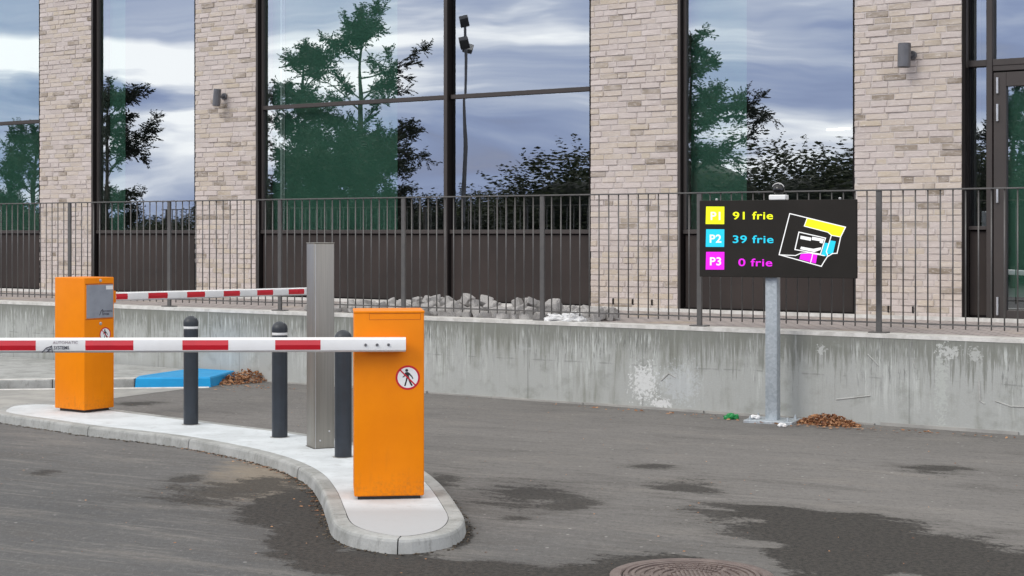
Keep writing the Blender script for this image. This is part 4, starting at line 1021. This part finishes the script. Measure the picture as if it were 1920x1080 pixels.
# wall lamps
def lamp(px0, px1, y0_, y2_, mx, my, tilt, label):
    cx = (px0 + px1) / 2; P = onplane(cx, N_BLD); s0 = sx(cx, N_BLD - 0.14)
    ym = (y0_ + y2_) / 2; kz = P.y / F; Hh = (y2_ - y0_) * kz; R = (px1 - px0) * kz / 2
    smx = sx(mx, N_BLD)
    L = thing('wall_lamp', WP(smx, N_BLD, zpl(mx, my, N_BLD)), rot, label, 'wall lamp', 'cylindrical lamps on the brick piers')
    dz = -(ym - my) * kz; dx = s0 - smx
    MM = Matrix.Rotation(math.radians(tilt), 4, 'Y')
    q = MB(); q.lathe([(R - 0.006, -Hh / 2), (R, -Hh / 2 + 0.006), (R, Hh / 2 - 0.006), (R - 0.006, Hh / 2)], 28, (dx, -0.135, dz), MM); autosmooth(build('shade', q, M['lamp'], L))
    q = MB(); q.lathe([(R * .85, -Hh / 2 - 0.001), (R * .85, -Hh / 2 + 0.002)], 24, (dx, -0.135, dz), MM); build('lens', q, M['black'], L)
    q = MB(); q.lathe([(0.042, 0), (0.042, 0.02), (0.036, 0.028)], 24, (0, -0.008, 0), Matrix.Rotation(math.radians(90), 4, 'X')); autosmooth(build('wall_plate', q, M['lamp'], L))
    q = MB(); q.tube([(0, -0.02, 0), (dx * 0.7, -0.10, dz * 0.6), (dx, -0.12, dz)], 0.016, 10); build('arm', q, M['lamp'], L)
lamp(399, 413, 168, 200, 422, 181, 7, 'small grey cylinder lamp tilted on the narrow brick pier left of the double window')
lamp(1683, 1707, 83, 128, 1712, 104, 1.5, 'larger looking upright grey cylinder lamp on the brick pier left of the door')

# ------------------------------------------------------------------ granite rubble
random.seed(14)
def stone_mesh(seed):
    random.seed(seed); bm = bmesh.new(); bmesh.ops.create_cube(bm, size=1)
    for v in bm.verts: v.co += Vector([random.uniform(-0.2, 0.2) for _ in range(3)])
    bmesh.ops.bevel(bm, geom=bm.edges[:], offset=0.10, segments=1, affect='EDGES')
    bmesh.ops.subdivide_edges(bm, edges=bm.edges[:], cuts=1)
    for v in bm.verts: v.co += v.normal * mnoise.noise(v.co * 2.6 + Vector((seed, 0, 0))) * 0.13
    me = bpy.data.meshes.new('granite_block'); bm.to_mesh(me); bm.free(); me.materials.append(M['granite']); return me
sm = [stone_mesh(s) for s in range(9)]
sites = []
random.seed(77)
def prof_h(px): # pile height (m) against image column
    pts = [(540, 0.05), (640, 0.08), (700, 0.09), (760, 0.10), (800, 0.13), (850, 0.15), (900, 0.13), (960, 0.10), (1020, 0.13), (1060, 0.10), (1100, 0.05)]
    for (a, h0), (b2, h1) in zip(pts, pts[1:]):
        if a <= px <= b2: return h0 + (h1 - h0) * (px - a) / (b2 - a)
    return 0.05
S0, S1 = sx(560, N_RAIL), sx(1108, N_RAIL)
k = 0
s = S0
while s < S1:
    P0 = WP(s, N_RAIL + 0.25); px = P0.x / P0.y * F + 960
    h = prof_h(px)
    nd = 3 if px > 640 else 2
    for j in range(nd):
        t_ = N_RAIL + 0.12 + j * 0.17 + random.uniform(-0.03, 0.04)
        sz = random.uniform(0.09, 0.155) * (1.0 if px > 660 else 0.7); hh = sz * random.uniform(0.62, 0.9)
        sites.append((s + random.uniform(-0.04, 0.04), t_, ZP + hh / 2 - 0.005, sz, hh))
        if h > 0.10 and j > 0 and random.random() < (h - 0.06) * 10:
            sz2 = random.uniform(0.09, 0.145); hh2 = sz2 * random.uniform(0.6, 0.85)
            sites.append((s + random.uniform(-0.05, 0.05), t_ - 0.03, ZP + hh + hh2 / 2 - 0.02, sz2, hh2))
    s += random.uniform(0.085, 0.12)
for i, (s, t_, z, sz, hh) in enumerate(sites):
    o = bpy.data.objects.new('granite_block', sm[i % 9]); C.objects.link(o)
    o.location = WP(s, t_, z); o.scale = (sz, sz * 0.85, hh)
    o.rotation_euler = (random.uniform(-0.45, 0.45), random.uniform(-0.5, 0.5), random.uniform(0, 6.28)); k_ = random.choice([0.8, 0.95, 1, 1.12]); o.scale = (sz * k_ * random.uniform(0.8, 1.25), sz * 0.85 * k_, hh * k_)
    tag(o, 'rough grey granite block in the loose row of rubble behind the railing', 'stone', 'granite blocks heaped behind the railing')

# crumpled bag at the right end of the stones
def crumple(name, loc, sxyz, mat, label, cat, seed, amp=0.5, wrinkle=3.5):
    bm = bmesh.new(); bmesh.ops.create_icosphere(bm, subdivisions=4, radius=0.5)
    for v in bm.verts:
        q = v.co.copy(); r = 1 + mnoise.noise(q * wrinkle + Vector((seed, 0, 0))) * amp + abs(mnoise.noise(q * wrinkle * 3 + Vector((0, seed, 0)))) * amp * 0.7
        v.co = q * r
    for v in bm.verts:
        v.co = Vector((v.co.x * sxyz[0], v.co.y * sxyz[1], max(0, (v.co.z + 0.35)) * sxyz[2]))
    me = bpy.data.meshes.new(name); bm.to_mesh(me); bm.free(); me.materials.append(mat)
    o = bpy.data.objects.new(name, me); C.objects.link(o); o.location = loc; return tag(o, label, cat)
P = WP(sx(1042, N_RAIL), N_RAIL + 0.03, ZP)
crumple('plastic_bag', P, (0.20, 0.13, 0.075), M['bag'], 'crumpled white plastic bag caught at the foot of a railing post by the stones', 'bag', 2)
P = WP(sx(1075, N_RAIL), N_RAIL + 0.03, ZP)
crumple('plastic_film', P, (0.16, 0.09, 0.09), M['bag'], 'torn piece of white plastic film over the last stones', 'plastic film', 7, 0.9)

# green crushed can, pale litter
P = gp(1371, 786); crumple('crushed_bottle', P, (0.10, 0.07, 0.05), M['green_plastic'], 'small crushed green plastic bottle lying by the sign base', 'litter', 4)
P = gp(1424, 781); P.y = min(P.y, 13.1)
for (px, py, a, lb) in ((1416, 784.5, 0.075, 'pale torn paper scrap on the left corner of the sign base plate'), (1467, 800, 0.06, 'white paper scrap lying in front of the sign base plate'), (1613, 793.5, 0.055, 'round white scrap at the right end of the leaf pile')):
    crumple('paper_scrap', gp(px, py, 0.024 if px == 1416 else 0), (a, a * 0.8, 0.03), M['bag'], lb, 'litter', px % 17, 0.6)

# leaf piles
def leafpile(cx, cy, rx, ry, h, n, label, seed, big=0.04):
    random.seed(seed); q = MB(); q.cur = 0
    for k in range(n):
        r = math.sqrt(random.random()); a = random.uniform(0, 6.283)
        x = r * rx * math.cos(a); y = r * ry * math.sin(a)
        z = h * max(0, 1 - r ** 1.6) * random.uniform(0.2, 1.05) + 0.004
        L = random.uniform(0.5, 1.2) * big; w_ = L * random.uniform(0.4, 0.6)
        MM = Matrix.Translation((x, y, z)) @ Matrix.Rotation(random.uniform(0, 6.28), 4, 'Z') @ Matrix.Rotation(random.uniform(-0.9, 0.9), 4, 'X') @ Matrix.Rotation(random.uniform(-0.5, 0.9), 4, 'Y')
        q.cur = random.random() ** 1.3; cr = L * random.uniform(0.1, 0.3)
        vs = [(-L, 0, 0), (-L * .3, w_, cr), (L * .5, w_ * .8, cr), (L, 0, 0), (L * .5, -w_ * .8, cr), (-L * .3, -w_, cr), (0, 0, 0)]
        q.add([MM @ Vector(v) for v in vs], [(0, 6, 1), (1, 6, 2), (2, 6, 3), (3, 6, 4), (4, 6, 5), (5, 6, 0)])
    q.raw = True
    P = gp(cx, cy); o = build('leaf_pile', q, M['litter'], attr=True, loc=P, rz=rot); tag(o, label, 'leaves', kind='stuff')
leafpile(460, 716, 0.21, 0.38, 0.12, 800, 'small heap of brown dead leaves beside the blue kerb cover', 4, 0.022)
leafpile(1552, 796, 0.27, 0.12, 0.085, 800, 'flat heap of brown dead leaves to the right of the sign base', 9, 0.02)
q = MB(); random.seed(2)
for k in range(420):   # loose leaves and pebbles scattered
    if k < 160:
        px = random.uniform(380, 620); P = ip[0]
        i = random.choice(range(16, 40)); P = ip[i] + nrm[i] * (KW + 0.012 + abs(random.gauss(0, 0.04)))
    else: P = gp(random.uniform(0, 1920), 760 + 320 * random.random() ** 1.5)
    if k >= 160 and NN.dot(P) > N_WALL - 0.05: continue
    L = random.uniform(0.004, 0.010) if k >= 160 else random.uniform(0.006, 0.014); q.cur = random.random()
    MM = Matrix.Translation((P.x, P.y, 0.006)) @ Matrix.Rotation(random.uniform(0, 6.28), 4, 'Z') @ Matrix.Rotation(random.uniform(-0.4, 0.4), 4, 'X')
    q.add([MM @ Vector(v) for v in ((-L, 0, 0), (0, L * .5, 0.002), (L, 0, 0), (0, -L * .5, 0))], [(0, 1, 2, 3)])
for (cx, cy, n, wx, wy) in ((456, 722, 70, 0.7, 0.5), (1552, 800, 90, 0.7, 0.22), (1250, 775, 40, 1.6, 0.12), (1750, 812, 40, 0.8, 0.12)):
    for k in range(n):
        P = gp(cx, cy) + U * random.gauss(0, wx * 0.5) - NN * abs(random.gauss(0, wy * 0.5)); L = random.uniform(0.010, 0.024); q.cur = random.random()
        MM = Matrix.Translation((P.x, P.y, 0.012)) @ Matrix.Rotation(random.uniform(0, 6.28), 4, 'Z') @ Matrix.Rotation(random.uniform(-0.6, 0.6), 4, 'X')
        q.add([MM @ Vector(v) for v in ((-L, 0, 0), (0, L * .6, 0.004), (L, 0, 0), (0, -L * .6, 0))], [(0, 1, 2, 3)])
# keep them off the island top
q.raw = True
tag(build('leaf_litter', q, M['litter'], attr=True), 'tiny scattered leaf bits and pebbles on the asphalt', 'leaves', kind='stuff')

# ------------------------------------------------------------------ behind the camera: trees, hedge and lamp mirrored in the windows
def mirror(px, d):
    P = Vector(((px - 960) / F * d, d, 0)); n0 = N_BLD + RC
    return P - NN * (2 * (NN.dot(P) - n0))
def tree(px, d, ytop, wide, label, seed, base_leaf=0.25, lean=0.0, nlimb=36):
    P = mirror(px, d); Ht = zat(ytop, d); random.seed(seed)
    T = thing('tree', (P.x, P.y, 0), 0, label, 'tree', 'young trees across the road')
    tk = MB(); pts = []; rr = []
    for k in range(9):
        u = k / 8; pts.append(Vector((math.sin(u * 3 + seed) * 0.12 * Ht * 0.1 + lean * u, math.cos(u * 2.3 + seed) * 0.08 * Ht * 0.1, u * Ht * 0.98))); rr.append(0.10 * (1 - u) ** 0.8 + 0.008)
    tk.tube(pts, rr, 9)
    lf = MB(); nl = nlimb
    def tp(u):
        v = u * 8; i = min(7, int(v)); return pts[i].lerp(pts[i + 1], v - i)
    def limb(o, a, el, L, r0, droop):
        bend = random.uniform(-0.7, 0.7); out = []
        for k in range(6):
            w_ = k / 5; aa = a + bend * w_
            out.append(o + Vector((math.cos(aa) * L * w_ * math.cos(el), math.sin(aa) * L * w_ * math.cos(el), L * (math.sin(el) * w_ - droop * w_ * w_))))
        tk.tube(out, [r0 * (1 - k / 6) + 0.002 for k in range(6)], 5, False)
        return out
    def along(sg, w_):
        v = w_ * 5; j = min(4, int(v)); return sg[j].lerp(sg[j + 1], v - j)
    def spray(sg, n, base_c):
        for k in range(n):
            w_ = random.uniform(0.15, 1.0); b0 = along(sg, w_); d0 = (sg[-1] - sg[0]).normalized()
            dv = (d0 * 0.7 + Vector([random.gauss(0, 0.6) for _ in range(3)])).normalized(); tl = random.uniform(0.10, 0.30)
            tk.tube([b0, b0 + dv * tl], [0.003, 0.0015], 3, False)
            lf.cur = min(1, max(0, base_c + random.gauss(0, 0.15)))
            sd_ = dv.cross(Vector((0, 0, 1))).normalized(); nlf = int(7 + tl * 26)
            for q_ in range(nlf):
                w2_ = (q_ + 0.5) / nlf; p = b0 + dv * tl * (0.1 + 0.95 * w2_); side = 1 if q_ % 2 else -1
                ld = (sd_ * side * random.uniform(0.6, 1.1) + dv * random.uniform(0.4, 1.0) + Vector((0, 0, random.uniform(-0.6, 0.2)))).normalized()
                ls = random.uniform(0.05, 0.11); nn_ = ld.cross(Vector([random.gauss(0, 1) for _ in range(3)])).normalized() * ls * 0.19
                lf.add([p, p + ld * ls * 0.5 + nn_, p + ld * ls, p + ld * ls * 0.5 - nn_], [(0, 1, 2, 3)])
    for i in range(nl):
        u = base_leaf + (0.93 - base_leaf) * random.random() ** 0.85
        a = random.uniform(0, 6.283); prof_ = (0.35 + 0.75 * math.sin(math.pi * min(1.0, (u - base_leaf) / (1 - base_leaf) * 0.75 + 0.22))) * (1 - 0.45 * u)
        L = wide * prof_ * random.choice([0.6, 0.85, 1.1, 1.45]) * random.uniform(0.85, 1.15)
        el = random.uniform(0.2, 1.0); base_c = min(1, max(0, random.gauss(0.4, 0.3)))
        main = limb(tp(u), a, el, L, 0.020, random.uniform(0.05, 0.35))
        spray(main, int(5 + L * 9), base_c)
        for k in range(random.randint(3, 6)):
            w_ = random.uniform(0.25, 0.9)
            sb = limb(along(main, w_), a + random.choice([-1, 1]) * random.uniform(0.4, 1.2), el + random.uniform(-0.5, 0.4), L * random.uniform(0.25, 0.5), 0.008, random.uniform(0.0, 0.3))
            spray(sb, int(7 + L * 8), base_c + random.gauss(0, 0.1))
    topl = [tp(0.86), tp(0.89), tp(0.92), tp(0.95), tp(0.98), tp(1.0)]
    spray(topl, 46, 0.4)
    build('trunk', tk, M['bark'], T)
    lf.raw = True; build('crown', lf, M['leaf'], T, attr=True)
    return T
tree(672, 42, 2, 2.3, 'tall feathery young tree mirrored in the left half of the double window', 3, 0.22)
tree(560, 46, 75, 2.0, 'rounder young tree mirrored behind the tallest one in the double window', 12, 0.2)
tree(690, 39, 262, 2.1, 'short bushy young tree mirrored low in the double window', 31, 0.05, nlimb=46)
tree(590, 41, 285, 2.0, 'short dense young tree mirrored low at the left of the double window', 37, 0.05, nlimb=46)
tree(200, 42, 150, 1.75, 'slim young tree mirrored at the left edge of the second window', 5, 0.2)
tree(70, 50, 235, 1.6, 'low young tree mirrored in the leftmost window', 9, 0.2)
tree(1300, 40, 62, 1.95, 'young tree mirrored at the left edge of the window behind the sign', 17, 0.2)
tree(1905, 44, 150, 1.6, 'young tree mirrored in the door glass', 23, 0.15)
def bushmesh(seed, n=38000):
    random.seed(seed); q = MB()
    lobes = [(random.uniform(-1.3, 1.3), random.uniform(-0.6, 0.6), random.uniform(0.3, 0.85), random.uniform(0.35, 0.7)) for _ in range(13)]
    def leaf(p, ls, tone_):
        q.cur = min(1, max(0, tone_))
        R_ = Matrix.Rotation(random.uniform(0, 6.28), 3, 'Z') @ Matrix.Rotation(random.uniform(-1.3, 1.3), 3, 'X')
        q.add([p + R_ @ Vector(v_) * ls for v_ in ((-1, 0, 0), (0, 0.45, 0.05), (1, 0, 0), (0, -0.45, 0.05))], [(0, 1, 2, 3)])
    for k in range(n):
        lx_, ly_, lz_, lr = random.choice(lobes); d = Vector([random.gauss(0, 1) for _ in range(3)]).normalized()
        rr = lr * (1 + 0.22 * mnoise.noise(d * 2.5 + Vector((lx_ * 3, seed, 0))))
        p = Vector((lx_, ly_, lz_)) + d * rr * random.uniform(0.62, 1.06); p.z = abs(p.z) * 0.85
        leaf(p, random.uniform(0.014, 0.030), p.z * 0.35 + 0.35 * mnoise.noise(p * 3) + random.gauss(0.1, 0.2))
    for k in range(260):        # loose shoots that break the outline
        lx_, ly_, lz_, lr = random.choice(lobes); d = Vector((random.gauss(0, 0.8), random.gauss(0, 0.8), abs(random.gauss(0.5, 0.6)))).normalized()
        p0 = Vector((lx_, ly_, lz_)) + d * lr * 0.85; p0.z *= 0.85; L = random.uniform(0.10, 0.30); d2 = (d + Vector((random.gauss(0, .3), random.gauss(0, .3), 0.5))).normalized()
        for j in range(int(L * 130)):
            p = p0 + d2 * L * random.random() + Vector([random.gauss(0, 0.016) for _ in range(3)]); p.z = abs(p.z); leaf(p, random.uniform(0.012, 0.024), random.uniform(0.2, 0.7))
    for lx_, ly_, lz_, lr in lobes:
        bm = bmesh.new(); bmesh.ops.create_icosphere(bm, subdivisions=3, radius=lr * 0.60); q.cur = 0.0
        for v in bm.verts: v.co = v.co + Vector((lx_, ly_, lz_)); v.co.z = abs(v.co.z) * 0.8
        bm.verts.index_update(); q.add([v.co.copy() for v in bm.verts], [tuple(v.index for v in f.verts) for f in bm.faces]); bm.free()
    q.raw = True
    return q
bms = []
for i in range(3):
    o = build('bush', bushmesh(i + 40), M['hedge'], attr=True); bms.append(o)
    w_ = MB()
    random.seed(i)
    for k in range(7): w_.tube([(random.uniform(-.2, .2), 0, 0), (random.uniform(-1.0, 1.0), random.uniform(-0.4, 0.4), random.uniform(0.5, 0.9))], [0.03, 0.012], 6)
    build('stem', w_, M['bark'], o)
spots = [(-170, 60, 372, 1), (10, 62, 368, 0), (130, 58, 392, 2), (300, 66, 408, 1), (420, 60, 395, 0), (560, 56, 330, 2), (700, 58, 345, 1), (800, 70, 405, 0), (925, 58, 345, 2), (1060, 60, 332, 0), (1180, 64, 345, 1), (1300, 52, 268, 2), (1400, 54, 262, 0), (1500, 56, 300, 1), (1590, 64, 335, 2), (1720, 60, 340, 0), (1850, 50, 250, 1), (1960, 52, 240, 2), (-80, 64, 390, 2), (80, 64, 395, 1), (210, 62, 405, 0), (360, 64, 402, 2), (490, 60, 360, 1), (630, 60, 352, 0), (760, 62, 390, 1), (990, 62, 360, 1), (1120, 62, 350, 2)]
used = set()
for i, (px, d, yt, v) in enumerate(spots):
    P = mirror(px, d); h = zat(yt, d)
    if v in used: o = copy_tree(bms[v])
    else: o = bms[v]; used.add(v)
    o.location = (P.x, P.y, 0); o.rotation_euler = (0, 0, i * 1.3); k = h / 1.22; o.scale = (k * 1.2, k * 1.2, k)
    tag(o, 'dense dark green bush of the hedge row across the road, mirrored in the windows', 'bush', 'bushes of the hedge row across the road')
# street lamp
P = mirror(868, 40); Ht = zat(30, 40)
L = thing('street_lamp', (P.x, P.y, 0), 0, 'tall thin floodlight mast mirrored beside the window mullion', 'street lamp')
q = MB(); q.tube([(0, 0, 0), (0, 0, Ht)], [0.065, 0.035], 12); build('mast', q, M['lamp'], L)
for dx, dz in ((-0.55, -0.75), (0.55, -0.75), (0.35, -0.2)):
    hd = MB(); MM = Matrix.Translation((dx * 0.9, dx * 0.4, Ht + dz)) @ Matrix.Rotation(math.radians(35 if dx < 0 else -35), 4, 'Y') @ Matrix.Rotation(0.4, 4, 'Z')
    hd.bbox(-0.17, 0.17, -0.12, 0.12, -0.06, 0.06, 0.02, 2, MM); h_ = build('floodlight', hd, M['lamp'], L)
    hd = MB(); hd.tube([(0, 0, Ht + dz + 0.05), (dx * 0.9, dx * 0.4, Ht + dz)], 0.02, 6); build('bracket', hd, M['lamp'], h_)
